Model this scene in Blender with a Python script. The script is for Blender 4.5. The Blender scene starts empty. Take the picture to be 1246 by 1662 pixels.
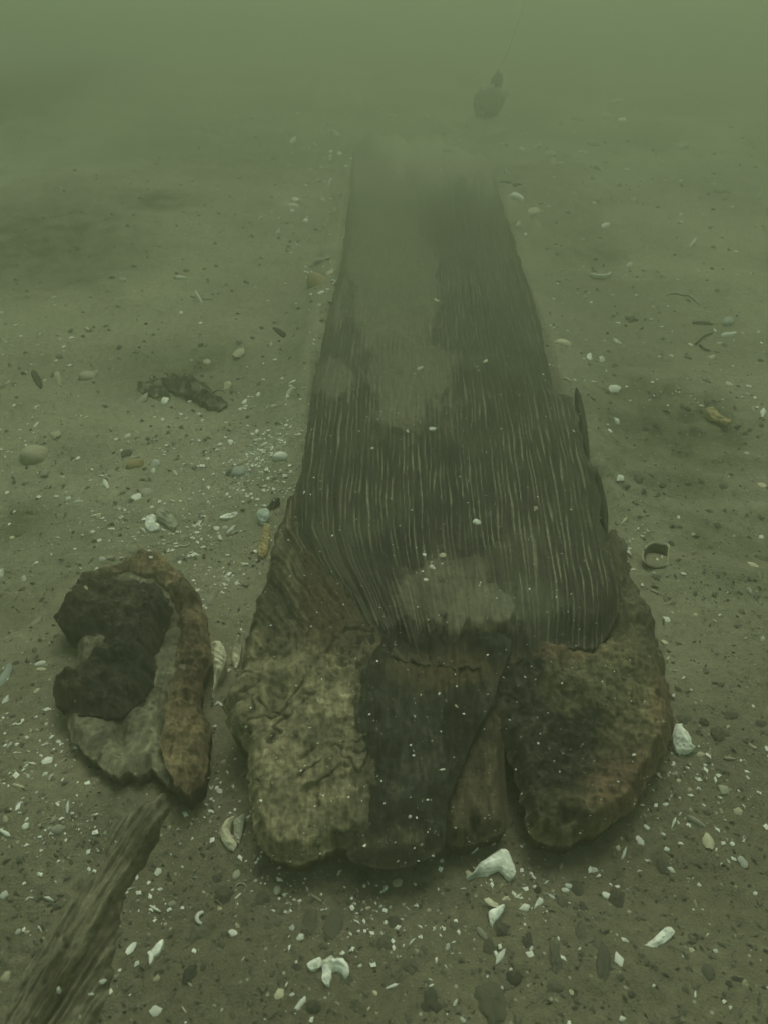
import bpy, math, random
import numpy as np
from mathutils import Vector, Matrix

# ------------------------------------------------------------------ camera, light, exposure
SC = bpy.context.scene
COL = SC.collection
CAM_H = 0.80                       # camera height over the silt (m)
PITCH = math.radians(36.95)        # looking down
VFOV = math.radians(65.0)
PW, PH = 1246.0, 1662.0            # photograph size used for tracing
FPX = (PH / 2) / math.tan(VFOV / 2)

cd = bpy.data.cameras.new('camera')
cam = bpy.data.objects.new('camera', cd)
COL.objects.link(cam)
cam.location = (0, 0, CAM_H)
cam.rotation_euler = (math.pi / 2 - PITCH, 0, 0)
cd.sensor_fit = 'VERTICAL'
cd.angle = VFOV
cd.sensor_height = 24
cd.lens = 12 / math.tan(VFOV / 2)
cd.clip_start = 0.02
cd.clip_end = 300
cd.dof.use_dof = True
cd.dof.focus_distance = 1.25
cd.dof.aperture_fstop = 8.0
SC.camera = cam

w = bpy.data.worlds.new('World')
SC.world = w
w.use_nodes = True
nt = w.node_tree
nt.nodes.clear()
sky = nt.nodes.new('ShaderNodeTexSky')
sky.sky_type = 'NISHITA'
sky.sun_disc = False
SUN_EL, SUN_AZ = math.radians(62), math.radians(8)     # azimuth from +Y (ahead of the camera)
sky.sun_elevation = SUN_EL
sky.sun_rotation = SUN_AZ
tint = nt.nodes.new('ShaderNodeMix'); tint.data_type = 'RGBA'; tint.blend_type = 'MULTIPLY'
tint.inputs[0].default_value = 1.0
tint.inputs[7].default_value = (0.91, 0.98, 0.48, 1)    # daylight that came down through green water
bg = nt.nodes.new('ShaderNodeBackground'); bg.inputs[1].default_value = 0.10
out = nt.nodes.new('ShaderNodeOutputWorld')
nt.links.new(sky.outputs[0], tint.inputs[6]); nt.links.new(tint.outputs[2], bg.inputs[0]); nt.links.new(bg.outputs[0], out.inputs[0])

sd = bpy.data.lights.new('sun', 'SUN')
sd.energy = 1.2
sd.angle = math.radians(30)
sd.color = (0.91, 1.0, 0.86)
sun = bpy.data.objects.new('sun', sd)
COL.objects.link(sun)
sdir = Vector((math.sin(SUN_AZ) * math.cos(SUN_EL), math.cos(SUN_AZ) * math.cos(SUN_EL), math.sin(SUN_EL)))
sun.rotation_euler = sdir.to_track_quat('Z', 'Y').to_euler()
sun.location = (0, 0, 5)

SC.view_settings.view_transform = 'Standard'
SC.view_settings.look = 'None'
SC.view_settings.exposure = 0.84
SC.view_settings.gamma = 1.0
SC.render.engine = 'CYCLES'
SC.cycles.use_denoising = True
SC.cycles.volume_bounces = 2
SC.cycles.max_bounces = 6
SC.render.filter_size = 1.6

# water: density per metre, colour, forward scattering
HAZE_DENSITY, HAZE_COLOR, HAZE_G = 0.40, (0.68, 0.71, 0.575, 1), 0.82

# ------------------------------------------------------------------ numpy helpers
RNG = np.random.RandomState(7)
R = random.Random(11)

def _hash(ix, iy, seed):
    h = (ix.astype(np.int64) * 374761393 + iy.astype(np.int64) * 668265263 + seed * 1274126177) & 0xFFFFFFFF
    h = ((h ^ (h >> 13)) * 1274126177) & 0xFFFFFFFF
    return (h ^ (h >> 16)) & 0xFFFF

def pn(x, y, seed=0):
    """2D gradient noise, about -1..1"""
    x = np.asarray(x, float); y = np.asarray(y, float)
    ix = np.floor(x); iy = np.floor(y)
    fx = x - ix; fy = y - iy
    u = fx * fx * fx * (fx * (fx * 6 - 15) + 10); v = fy * fy * fy * (fy * (fy * 6 - 15) + 10)
    def g(ox, oy):
        a = _hash(ix + ox, iy + oy, seed) * (2 * math.pi / 65536)
        return np.cos(a) * (fx - ox) + np.sin(a) * (fy - oy)
    n0 = g(0, 0) * (1 - u) + g(1, 0) * u
    n1 = g(0, 1) * (1 - u) + g(1, 1) * u
    return (n0 * (1 - v) + n1 * v) * 1.45

def fbm(x, y, seed=0, octv=4, gain=0.5):
    s = 0; a = 1; f = 1; t = 0
    for k in range(octv):
        s = s + a * pn(x * f + 17.3 * k, y * f - 9.1 * k, seed + k); t += a
        a *= gain; f *= 2.03
    return s / t

def sstep(a, b, x):
    t = np.clip((x - a) / (b - a), 0, 1)
    return t * t * (3 - 2 * t)

CP, SP = math.cos(PITCH), math.sin(PITCH)

def unproj(px, py, z):
    """the point of the plane z seen at pixel px, py of the photograph"""
    dx = (np.asarray(px, float) - PW / 2) / FPX
    dy = -(np.asarray(py, float) - PH / 2) / FPX
    ry = CP + dy * SP
    rz = np.minimum(-SP + dy * CP, -0.03)
    t = (z - CAM_H) / rz
    return dx * t, ry * t

def project(x, y, z):
    yy = y; zz = z - CAM_H
    d = yy * CP - zz * SP
    v = yy * SP + zz * CP
    d = np.maximum(d, 0.05)
    return PW / 2 + FPX * x / d, PH / 2 - FPX * v / d

def depth_at(px, py):
    x, y = unproj(px, py, 0.0)
    return y * CP + CAM_H * SP

# ------------------------------------------------------------------ ground relief
def P0(px, py):
    a, b = unproj(px, py, 0.0)
    return float(a), float(b)

# px, py, height, radius x, radius y, turn
BUMPS = [
    (60, 1400, 0.042, 0.15, 0.12, 0.5), (190, 1330, 0.022, 0.06, 0.04, 0), (-40, 1300, 0.02, 0.15, 0.15, 0),
    (368, 1200, -0.022, 0.035, 0.10, 0), (620, 1440, -0.012, 0.22, 0.05, 0),
    (845, 1330, -0.02, 0.03, 0.06, 0), (960, 1390, -0.012, 0.12, 0.05, 0),
    (830, 250, 0.05, 0.20, 0.75, 0), (700, 120, 0.03, 0.5, 1.0, 0), (60, 165, 0.05, 0.9, 0.7, 0), (-60, 560, 0.04, 0.25, 0.2, 0.4), (330, 560, 0.022, 0.18, 0.09, 0.3), (150, 720, 0.020, 0.16, 0.07, 0.2), (1180, 480, 0.035, 0.3, 0.2, 0), (1030, 560, -0.015, 0.12, 0.12, 0),
    (470, 460, 0.02, 0.13, 0.7, 0), (900, 430, 0.012, 0.12, 0.5, 0),
    (250, 395, 0.05, 0.55, 0.40, 0.2), (60, 330, 0.07, 0.8, 0.5, 0),
    (300, 660, -0.015, 0.10, 0.07, 0), (20, 870, -0.02, 0.06, 0.05, 0),
    (1090, 640, 0.025, 0.20, 0.12, -0.4), (1120, 800, -0.016, 0.16, 0.10, -0.3),
    (1180, 930, 0.02, 0.14, 0.06, -0.25), (1000, 700, -0.012, 0.05, 0.18, 0),
    (430, 720, -0.014, 0.04, 0.25, 0.1), (1180, 1120, 0.012, 0.1, 0.1, 0),
    (1100, 250, 0.05, 0.9, 0.6, 0), (-100, 650, 0.03, 0.3, 0.3, 0), (200, 520, 0.02, 0.25, 0.2, 0),
]
_B = []
for (a, b, h, rx, ry, th) in BUMPS:
    x0, y0 = P0(a, b)
    _B.append((x0, y0, h, rx, ry, math.cos(th), math.sin(th)))

def ground_smooth(x, y):
    x = np.asarray(x, float); y = np.asarray(y, float)
    z = 0.017 * fbm(x * 1.9 + 3.1, y * 1.9 + 1.7, 5, 3) + 0.007 * fbm(x * 5.5, y * 5.5, 15, 3) + 0.03 * pn(x * 0.45, y * 0.45, 9) * sstep(1.5, 6, np.hypot(x, y))
    for (x0, y0, h, rx, ry, c, s) in _B:
        dx, dy = x - x0, y - y0
        z = z + h * np.exp(-(((dx * c + dy * s) / rx) ** 2 + ((-dx * s + dy * c) / ry) ** 2))
    return np.maximum(z, silt_bank(x, y)) * 0.5 + 0.5 * (z + np.maximum(silt_bank(x, y) - np.maximum(z, 0), 0))

_sy = np.array([100, 200, 310, 400, 500, 620, 740, 830], float)
_sl = np.interp(_sy, [100, 150, 240, 320, 400, 470, 545, 640, 735, 830], [584, 575, 568, 562, 552, 538, 520, 502, 489, 478])
_sr = np.interp(_sy, [100, 150, 240, 310, 375, 435, 495, 565, 630, 690, 740, 830], [765, 785, 803, 814, 834, 853, 873, 888, 930, 950, 962, 982])
_yl = unproj(_sl, _sy, 0.05)[1]; _xl = unproj(_sl, _sy, 0.05)[0]; _xr = unproj(_sr, _sy, 0.05)[0]
_o = np.argsort(_yl)
_cl = np.interp(_sy, [100, 560, 700, 830], [1.0, 0.95, 0.55, 0.35]); _cr = np.interp(_sy, [100, 300, 420, 830], [1.12, 1.0, 0.62, 0.40])

def silt_bank(x, y):
    """sediment heaped against the timber's two sides"""
    l = np.interp(y, _yl[_o], _xl[_o]); r = np.interp(y, _yl[_o], _xr[_o])
    cl = np.interp(y, _yl[_o], _cl[_o]); cr = np.interp(y, _yl[_o], _cr[_o])
    n = 0.16 * pn(x * 9, y * 5, 141) + 0.10 * pn(x * 26, y * 14, 142)
    top = 0.014 + 0.106 * np.exp(-np.maximum(y - 0.3, 0) * 0.40) - 0.012 * sstep(2.4, 4.0, y)
    wl = np.exp(-(np.maximum(l - x, 0) / 0.085) ** 2) * sstep(l + 0.06, l - 0.01, x)
    wr = np.exp(-(np.maximum(x - r, 0) / 0.085) ** 2) * sstep(r - 0.06, r + 0.01, x)
    yf0, yf1 = float(unproj(690, 235, 0.04)[1]), float(unproj(690, 168, 0.03)[1])
    ins = sstep(l - 0.15, l + 0.02, x) * sstep(r + 0.15, r - 0.02, x)
    fe = ins * (1.25 + n) * sstep(yf0, yf1, y + 0.5 * pn(x * 5, y * 2, 143) + 1.2 * sstep(l + 0.1, r, x) - 0.6)
    return top * np.maximum(fe, np.maximum(wl * (cl + n), wr * (cr + n))) * sstep(0.95, 1.25, y)

def ripple_mask(x, y):
    x0, y0 = P0(1120, 800)
    return np.exp(-(((x - x0) / 0.32) ** 2 + ((y - y0) / 0.26) ** 2))

def ground_z(x, y):
    z = ground_smooth(x, y)
    t = x * 0.42 + y * 0.9
    z = z + 0.012 * ripple_mask(x, y) * pn(t * 22 + 0.8 * pn(x * 9, y * 9, 3), (x - y) * 4, 31)
    z = z + 0.0050 * fbm(x * 13, y * 13, 21, 3) + 0.0016 * pn(x * 62, y * 62, 41)
    # small dimples and lumps
    d = pn(x * 33 + 5, y * 33, 51)
    z = z - 0.005 * sstep(0.52, 0.9, d) + 0.004 * sstep(0.5, 0.9, -d)
    return z

def on_ground(px, py):
    z = 0.0
    for k in range(6):
        x, y = unproj(px, py, z)
        z = float(ground_z(np.array([x]), np.array([y]))[0])
    return float(x), float(y), z

# ------------------------------------------------------------------ mesh helpers
def new_mesh(name, co, faces=None, tris=None, quads=None, smooth=True):
    me = bpy.data.meshes.new(name)
    co = np.asarray(co, np.float32)
    me.vertices.add(len(co)); me.vertices.foreach_set('co', co.ravel())
    loops = []; starts = []; n = 0
    parts = []
    if quads is not None and len(quads):
        parts.append(np.asarray(quads, np.int32))
    if tris is not None and len(tris):
        parts.append(np.asarray(tris, np.int32))
    lv = np.concatenate([p.ravel() for p in parts])
    st = []
    for p in parts:
        st.append(n + np.arange(len(p)) * p.shape[1]); n += p.size
    st = np.concatenate(st)
    me.loops.add(len(lv)); me.loops.foreach_set('vertex_index', lv)
    me.polygons.add(len(st)); me.polygons.foreach_set('loop_start', st.astype(np.int32))
    me.update(calc_edges=True)
    me.polygons.foreach_set('use_smooth', np.full(len(st), smooth, bool))
    me.validate()
    return me

def set_color(me, rgb, name='albedo'):
    a = me.attributes.new(name, 'FLOAT_COLOR', 'POINT')
    d = np.ones((len(rgb), 4), np.float32); d[:, :3] = np.clip(rgb, 0, 1)
    a.data.foreach_set('color', d.ravel())

def set_vec(me, v, name):
    a = me.attributes.new(name, 'FLOAT_VECTOR', 'POINT')
    a.data.foreach_set('vector', np.asarray(v, np.float32).ravel())

def link(name, me, mat=None, parent=None):
    o = bpy.data.objects.new(name, me)
    COL.objects.link(o)
    if mat is not None and me is not None and not me.materials:
        me.materials.append(mat)
    if parent is not None:
        o.parent = parent
    return o

def tag(o, label=None, cat=None, group=None, kind=None):
    if label: o['label'] = label
    if cat: o['category'] = cat
    if group: o['group'] = group
    if kind: o['kind'] = kind
    return o

def thing(name, loc, label, cat, group=None):
    o = bpy.data.objects.new(name, None)
    COL.objects.link(o)
    o.location = loc
    o.empty_display_size = 0.05
    bpy.context.view_layer.update()
    return tag(o, label, cat, group)

def attach(o, root):
    """parent a mesh built in world coordinates without moving it"""
    o.parent = root
    o.matrix_parent_inverse = Matrix.Translation(-Vector(root.location))
    return o

# ------------------------------------------------------------------ materials
def nodes_of(name):
    m = bpy.data.materials.new(name); m.use_nodes = True
    t = m.node_tree
    b = t.nodes['Principled BSDF']
    return m, t, b

def N(t, kind, **kw):
    n = t.nodes.new(kind)
    for k, v in kw.items():
        setattr(n, k, v)
    return n

def mapped_noise(t, coord, scale, detail=4, rough=0.55, stretch=(1, 1, 1)):
    mp = N(t, 'ShaderNodeMapping'); mp.inputs['Scale'].default_value = stretch
    t.links.new(coord, mp.inputs['Vector'])
    n = N(t, 'ShaderNodeTexNoise'); n.inputs['Scale'].default_value = scale
    n.inputs['Detail'].default_value = detail; n.inputs['Roughness'].default_value = rough
    t.links.new(mp.outputs[0], n.inputs['Vector'])
    return n.outputs['Fac']

def ramp(t, fac, stops):
    r = N(t, 'ShaderNodeValToRGB')
    e = r.color_ramp.elements
    while len(e) < len(stops): e.new(0.5)
    for k, (p, c) in enumerate(stops):
        e[k].position = p; e[k].color = c if len(c) == 4 else (*c, 1)
    t.links.new(fac, r.inputs[0])
    return r.outputs[0]

def mixc(t, a, b, fac, mode='MIX'):
    m = N(t, 'ShaderNodeMix', data_type='RGBA', blend_type=mode)
    for sock, v in ((0, fac), (6, a), (7, b)):
        if hasattr(v, 'is_linked'): t.links.new(v, m.inputs[sock])
        elif isinstance(v, (int, float)): m.inputs[sock].default_value = v
        else: m.inputs[sock].default_value = (*v, 1) if len(v) == 3 else v
    return m.outputs[2]

def bump(t, b, height, dist, strength=1.0):
    n = N(t, 'ShaderNodeBump'); n.inputs['Strength'].default_value = strength; n.inputs['Distance'].default_value = dist
    t.links.new(height, n.inputs['Height'])
    t.links.new(n.outputs[0], b.inputs['Normal'])

def g3(v): return (v, v, v)

def mat_silt():
    m, t, b = nodes_of('silt')
    at = N(t, 'ShaderNodeAttribute', attribute_name='albedo')
    co = N(t, 'ShaderNodeTexCoord').outputs['Object']
    n1 = mapped_noise(t, co, 90, 6, 0.7)
    n2 = mapped_noise(t, co, 420, 3, 0.6)
    c = mixc(t, at.outputs['Color'], ramp(t, n1, [(0.3, g3(0.72)), (0.7, g3(1.25))]), 1.0, 'MULTIPLY')
    c = mixc(t, c, ramp(t, n2, [(0.32, g3(0.75)), (0.55, g3(1.0)), (0.75, g3(1.25))]), 0.7, 'MULTIPLY')
    # single dark and pale grains
    vo = N(t, 'ShaderNodeTexVoronoi'); vo.inputs['Scale'].default_value = 150
    t.links.new(co, vo.inputs['Vector'])
    sx = N(t, 'ShaderNodeSeparateColor'); t.links.new(vo.outputs['Color'], sx.inputs[0])
    spot = ramp(t, vo.outputs['Distance'], [(0.18, g3(1)), (0.30, g3(0))])
    pk = ramp(t, sx.outputs[0], [(0.90, g3(0)), (0.93, g3(1))])
    dk = ramp(t, sx.outputs[1], [(0.86, g3(0)), (0.90, g3(1))])
    c = mixc(t, c, (0.42, 0.40, 0.30), mixc(t, spot, pk, 1.0, 'MULTIPLY'))
    c = mixc(t, c, (0.03, 0.032, 0.026), mixc(t, spot, dk, 1.0, 'MULTIPLY'))
    t.links.new(c, b.inputs['Base Color'])
    b.inputs['Roughness'].default_value = 0.95
    b.inputs['Specular IOR Level'].default_value = 0.15
    h = mixc(t, n1, n2, 0.4)
    bump(t, b, h, 0.006, 0.8)
    return m

def mat_wood(name, streak=(170, 7), rough=0.85, contrast=0.5, bd=0.004, pit_shade=0.0):
    """albedo comes per vertex; fine streaks follow the grain attribute"""
    m, t, b = nodes_of(name)
    at = N(t, 'ShaderNodeAttribute', attribute_name='albedo')
    gr = N(t, 'ShaderNodeAttribute', attribute_name='grain')
    n1 = mapped_noise(t, gr.outputs['Vector'], 1.0, 4, 0.6, (streak[0], streak[1], 1))
    co = N(t, 'ShaderNodeTexCoord').outputs['Object']
    n2 = mapped_noise(t, co, 110, 5, 0.65)
    lo, hi = 1 - contrast, 1 + contrast
    c = mixc(t, at.outputs['Color'], ramp(t, n1, [(0.3, g3(lo)), (0.7, g3(hi))]), 1.0, 'MULTIPLY')
    c = mixc(t, c, ramp(t, n2, [(0.3, g3(0.6)), (0.7, g3(1.4))]), 0.8, 'MULTIPLY')
    if pit_shade:
        # frayed fibres and crumbs of silt; shade in pits is painted as colour
        wp = N(t, 'ShaderNodeMapping'); wp.inputs['Scale'].default_value = (1.0, 0.42, 1.0); wp.inputs['Rotation'].default_value = (0, 0, 0.25)
        t.links.new(co, wp.inputs['Vector'])
        f1 = mapped_noise(t, wp.outputs[0], 230, 4, 0.7); f2 = mapped_noise(t, co, 55, 6, 0.75)
        c = mixc(t, c, ramp(t, f1, [(0.34, g3(1 - pit_shade)), (0.5, g3(1.0)), (0.66, g3(1 + pit_shade))]), 1.0, 'MULTIPLY')
        c = mixc(t, c, ramp(t, f2, [(0.36, g3(1 - pit_shade)), (0.5, g3(1.0)), (0.64, g3(1 + 0.7 * pit_shade))]), 1.0, 'MULTIPLY')
        vp = N(t, 'ShaderNodeTexVoronoi'); vp.inputs['Scale'].default_value = 95
        t.links.new(co, vp.inputs['Vector'])
        vs = N(t, 'ShaderNodeSeparateColor'); t.links.new(vp.outputs['Color'], vs.inputs[0])
        hole_shade = mixc(t, ramp(t, vp.outputs['Distance'], [(0.16, g3(1)), (0.34, g3(0))]), ramp(t, vs.outputs[0], [(0.72, g3(0)), (0.76, g3(1))]), 1.0, 'MULTIPLY')
        c = mixc(t, c, (0.018, 0.016, 0.011), mixc(t, hole_shade, g3(0.75), 1.0, 'MULTIPLY'))
        c = mixc(t, c, (0.17, 0.16, 0.105), ramp(t, mapped_noise(t, co, 150, 5, 0.8), [(0.56, g3(0)), (0.70, g3(0.40))]))
    t.links.new(c, b.inputs['Base Color'])
    b.inputs['Roughness'].default_value = rough
    b.inputs['Specular IOR Level'].default_value = 0.2
    bump(t, b, mixc(t, n1, n2, 0.5), bd, 0.8)
    return m

def mat_plain(name, col, col2, scale=60, rough=0.6, dust=0.35, bd=0.0015):
    """shell or stone: two tones, dusted with silt on top"""
    m, t, b = nodes_of(name)
    co = N(t, 'ShaderNodeTexCoord').outputs['Object']
    oi = N(t, 'ShaderNodeObjectInfo')
    ad = N(t, 'ShaderNodeVectorMath', operation='ADD')
    t.links.new(co, ad.inputs[0])
    sc = N(t, 'ShaderNodeVectorMath', operation='SCALE'); sc.inputs[3].default_value = 37.0
    cb = N(t, 'ShaderNodeCombineXYZ')
    for k in range(3): t.links.new(oi.outputs['Random'], cb.inputs[k])
    t.links.new(cb.outputs[0], sc.inputs[0]); t.links.new(sc.outputs[0], ad.inputs[1])
    n1 = mapped_noise(t, ad.outputs[0], scale, 5, 0.6)
    n2 = mapped_noise(t, ad.outputs[0], scale * 2.3, 4, 0.7)
    c = mixc(t, col, col2, ramp(t, n1, [(0.40, g3(0)), (0.66, g3(1))]))
    c = mixc(t, c, (0.24, 0.225, 0.16), ramp(t, n2, [(0.5, g3(0)), (0.72, g3(dust))]))
    vr = N(t, 'ShaderNodeMapRange'); vr.inputs[3].default_value = 0.6; vr.inputs[4].default_value = 1.1
    t.links.new(oi.outputs['Random'], vr.inputs[0])
    hs = N(t, 'ShaderNodeHueSaturation'); t.links.new(vr.outputs[0], hs.inputs['Value']); t.links.new(c, hs.inputs['Color'])
    t.links.new(hs.outputs[0], b.inputs['Base Color'])
    b.inputs['Roughness'].default_value = rough
    b.inputs['Specular IOR Level'].default_value = 0.25
    bump(t, b, mixc(t, n1, n2, 0.5), bd, 0.6)
    return m

M = {
    'silt': mat_silt(),
    'grain': mat_wood('waterlogged_grain', (300, 22), 0.8, 0.28, 0.003),
    'rot': mat_wood('rotten_wood', (150, 24), 0.9, 0.35, 0.005, 0.27),
    'W': mat_plain('white_shell', (0.93, 0.92, 0.84), (0.80, 0.78, 0.68), 60, 0.4, 0.12),
    'C': mat_plain('cream_shell', (0.66, 0.60, 0.44), (0.52, 0.47, 0.33), 60, 0.5, 0.2),
    'G': mat_plain('grey_shell', (0.44, 0.43, 0.34), (0.32, 0.31, 0.24), 60, 0.6, 0.3),
    'O': mat_plain('ochre_shell', (0.44, 0.33, 0.14), (0.30, 0.25, 0.13), 60, 0.55, 0.4),
    'B': mat_plain('blue_grey_shell', (0.52, 0.57, 0.50), (0.36, 0.40, 0.35), 50, 0.45, 0.2),
    'P': mat_plain('grey_stone', (0.150, 0.143, 0.105), (0.115, 0.112, 0.082), 50, 0.9, 0.5, 0.003),
    'D': mat_plain('dark_stone', (0.070, 0.069, 0.055), (0.12, 0.115, 0.085), 50, 0.85, 0.25, 0.003),
    'L': mat_plain('olive_stone', (0.19, 0.185, 0.125), (0.15, 0.145, 0.10), 50, 0.9, 0.4, 0.003),
    'T': mat_plain('dark_organic', (0.026, 0.026, 0.019), (0.05, 0.047, 0.033), 50, 0.9, 0.5, 0.004),
}

# ------------------------------------------------------------------ the seabed: one sheet to the horizon
def build_seabed():
    rows = np.concatenate([np.linspace(-2.5, 0.2, 40, endpoint=False), 0.2 * np.exp(np.linspace(0, math.log(60 / 0.2), 760))])
    u = np.linspace(-1, 1, 641)
    uu = 0.36 * u + 0.64 * np.sign(u) * np.abs(u) ** 3.2
    wd = 1.5 + 0.95 * np.maximum(rows, 0)
    X = wd[:, None] * uu[None, :]; Y = np.repeat(rows[:, None], len(u), 1)
    x, y = X.ravel(), Y.ravel()
    z = ground_z(x, y)
    co = np.stack([x, y, z], 1)
    nr, nc = X.shape
    i = np.arange(nr - 1)[:, None] * nc + np.arange(nc - 1)[None, :]
    q = np.stack([i, i + 1, i + nc + 1, i + nc], -1).reshape(-1, 4)
    me = new_mesh('seabed', co, quads=q)
    # colour: grey brown silt, olive film in patches
    a = np.array([0.300, 0.292, 0.206]); bcol = np.array([0.225, 0.218, 0.152]); film = np.array([0.085, 0.082, 0.048]); pale = np.array([0.36, 0.335, 0.235])
    dim_gravel = np.array([0.150, 0.128, 0.086])          # coarser close to the timber's end; the weaker light there is painted in too
    m1 = sstep(-0.35, 0.45, fbm(x * 2.6, y * 2.6, 61, 4))[:, None]
    rgb = a * m1 + bcol * (1 - m1)
    m2 = sstep(0.12, 0.55, fbm(x * 7.5, y * 7.5, 71, 4))[:, None]
    rgb = rgb * (1 - 0.6 * m2) + pale * 0.6 * m2
    px, py = project(x, y, 0 * x)
    patches = [(40, 420, 190, 60, 0.9), (260, 365, 70, 22, 0.9), (30, 850, 40, 40, 0.6), (290, 610, 110, 32, 0.6), (1110, 700, 120, 50, 0.95), (1060, 650, 60, 40, 0.7),
               (1150, 880, 120, 60, 0.5), (950, 420, 70, 50, 0.4), (60, 150, 120, 45, 1.4), (380, 260, 200, 40, 0.5), (1030, 660, 60, 60, 0.5),
               (560, 1640, 160, 60, 0.3), (900, 1600, 120, 80, 0.3), (330, 1500, 90, 120, 0.3), (970, 1395, 120, 40, 0.5), (1100, 780, 60, 30, 0.5)]
    f = np.zeros_like(x)
    for (cx, cy, rx, ry, s) in patches:
        x0, y0 = P0(cx, cy); x1, _ = P0(cx + rx, cy); _, y1 = P0(cx, cy - ry)
        f = np.maximum(f, s * np.exp(-(((x - x0) / (x1 - x0)) ** 2 + ((y - y0) / (y1 - y0)) ** 2)))
    f = f + 0.35 * sstep(0.15, 0.6, fbm(x * 3.3 + 4, y * 3.3, 81, 3))
    f = np.clip(f * (0.55 + 0.75 * sstep(-0.4, 0.4, fbm(x * 19, y * 19, 91, 3))), 0, 1)[:, None]
    rgb = rgb * (1 - f) + film * f
    gk = sstep(1.15, 0.42, y + 0.12 * fbm(x * 5, y * 5, 95, 3) + 0.15 * np.abs(x))[:, None]
    rgb = rgb * (1 - 0.72 * gk) + dim_gravel * (0.75 + 0.25 * m1) * 0.72 * gk
    set_color(me, rgb)
    o = link('seabed', me, M['silt'])
    tag(o, kind='structure')
    return o

seabed = build_seabed()

# ------------------------------------------------------------------ slabs traced from their outline, with real thickness
def smooth_poly(pts, step=5.0, rag=0.0, seed=0, ragscale=0.03):
    p = np.array(pts, float)[:, :2]
    n = len(p); outp = []
    for i in range(n):
        p0, p1, p2, p3 = p[(i - 1) % n], p[i], p[(i + 1) % n], p[(i + 2) % n]
        k = max(2, int(np.hypot(*(p2 - p1)) / step))
        for j in range(k):
            t = j / k
            outp.append(0.5 * ((2 * p1) + (-p0 + p2) * t + (2 * p0 - 5 * p1 + 4 * p2 - p3) * t * t + (-p0 + 3 * p1 - 3 * p2 + p3) * t ** 3))
    q = np.array(outp)
    if rag:
        tn = np.roll(q, -1, 0) - np.roll(q, 1, 0)
        ln = np.hypot(tn[:, 0], tn[:, 1])[:, None] + 1e-6
        nm = np.stack([-tn[:, 1], tn[:, 0]], 1) / ln
        r = fbm(q[:, 0] * ragscale, q[:, 1] * ragscale, 100 + seed, 4, 0.6)
        q = q + nm * (rag * r)[:, None]
    return q

def poly_dist(x, y, poly):
    """signed distance (inside > 0) and nearest point"""
    a = poly; b = np.roll(poly, -1, 0)
    best = np.full(len(x), 1e18); bx = np.zeros(len(x)); by = np.zeros(len(x))
    inside = np.zeros(len(x), bool)
    for (ax, ay), (cx, cy) in zip(a, b):
        dx, dy = cx - ax, cy - ay
        L2 = dx * dx + dy * dy + 1e-12
        t = np.clip(((x - ax) * dx + (y - ay) * dy) / L2, 0, 1)
        qx, qy = ax + t * dx, ay + t * dy
        d2 = (x - qx) ** 2 + (y - qy) ** 2
        m = d2 < best
        best = np.where(m, d2, best); bx = np.where(m, qx, bx); by = np.where(m, qy, by)
        if abs(dy) > 1e-9:
            c = ((ay > y) != (cy > y)) & (x < dx * (y - ay) / dy + ax)
            inside ^= c
    d = np.sqrt(best)
    return np.where(inside, d, -d), bx, by

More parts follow.
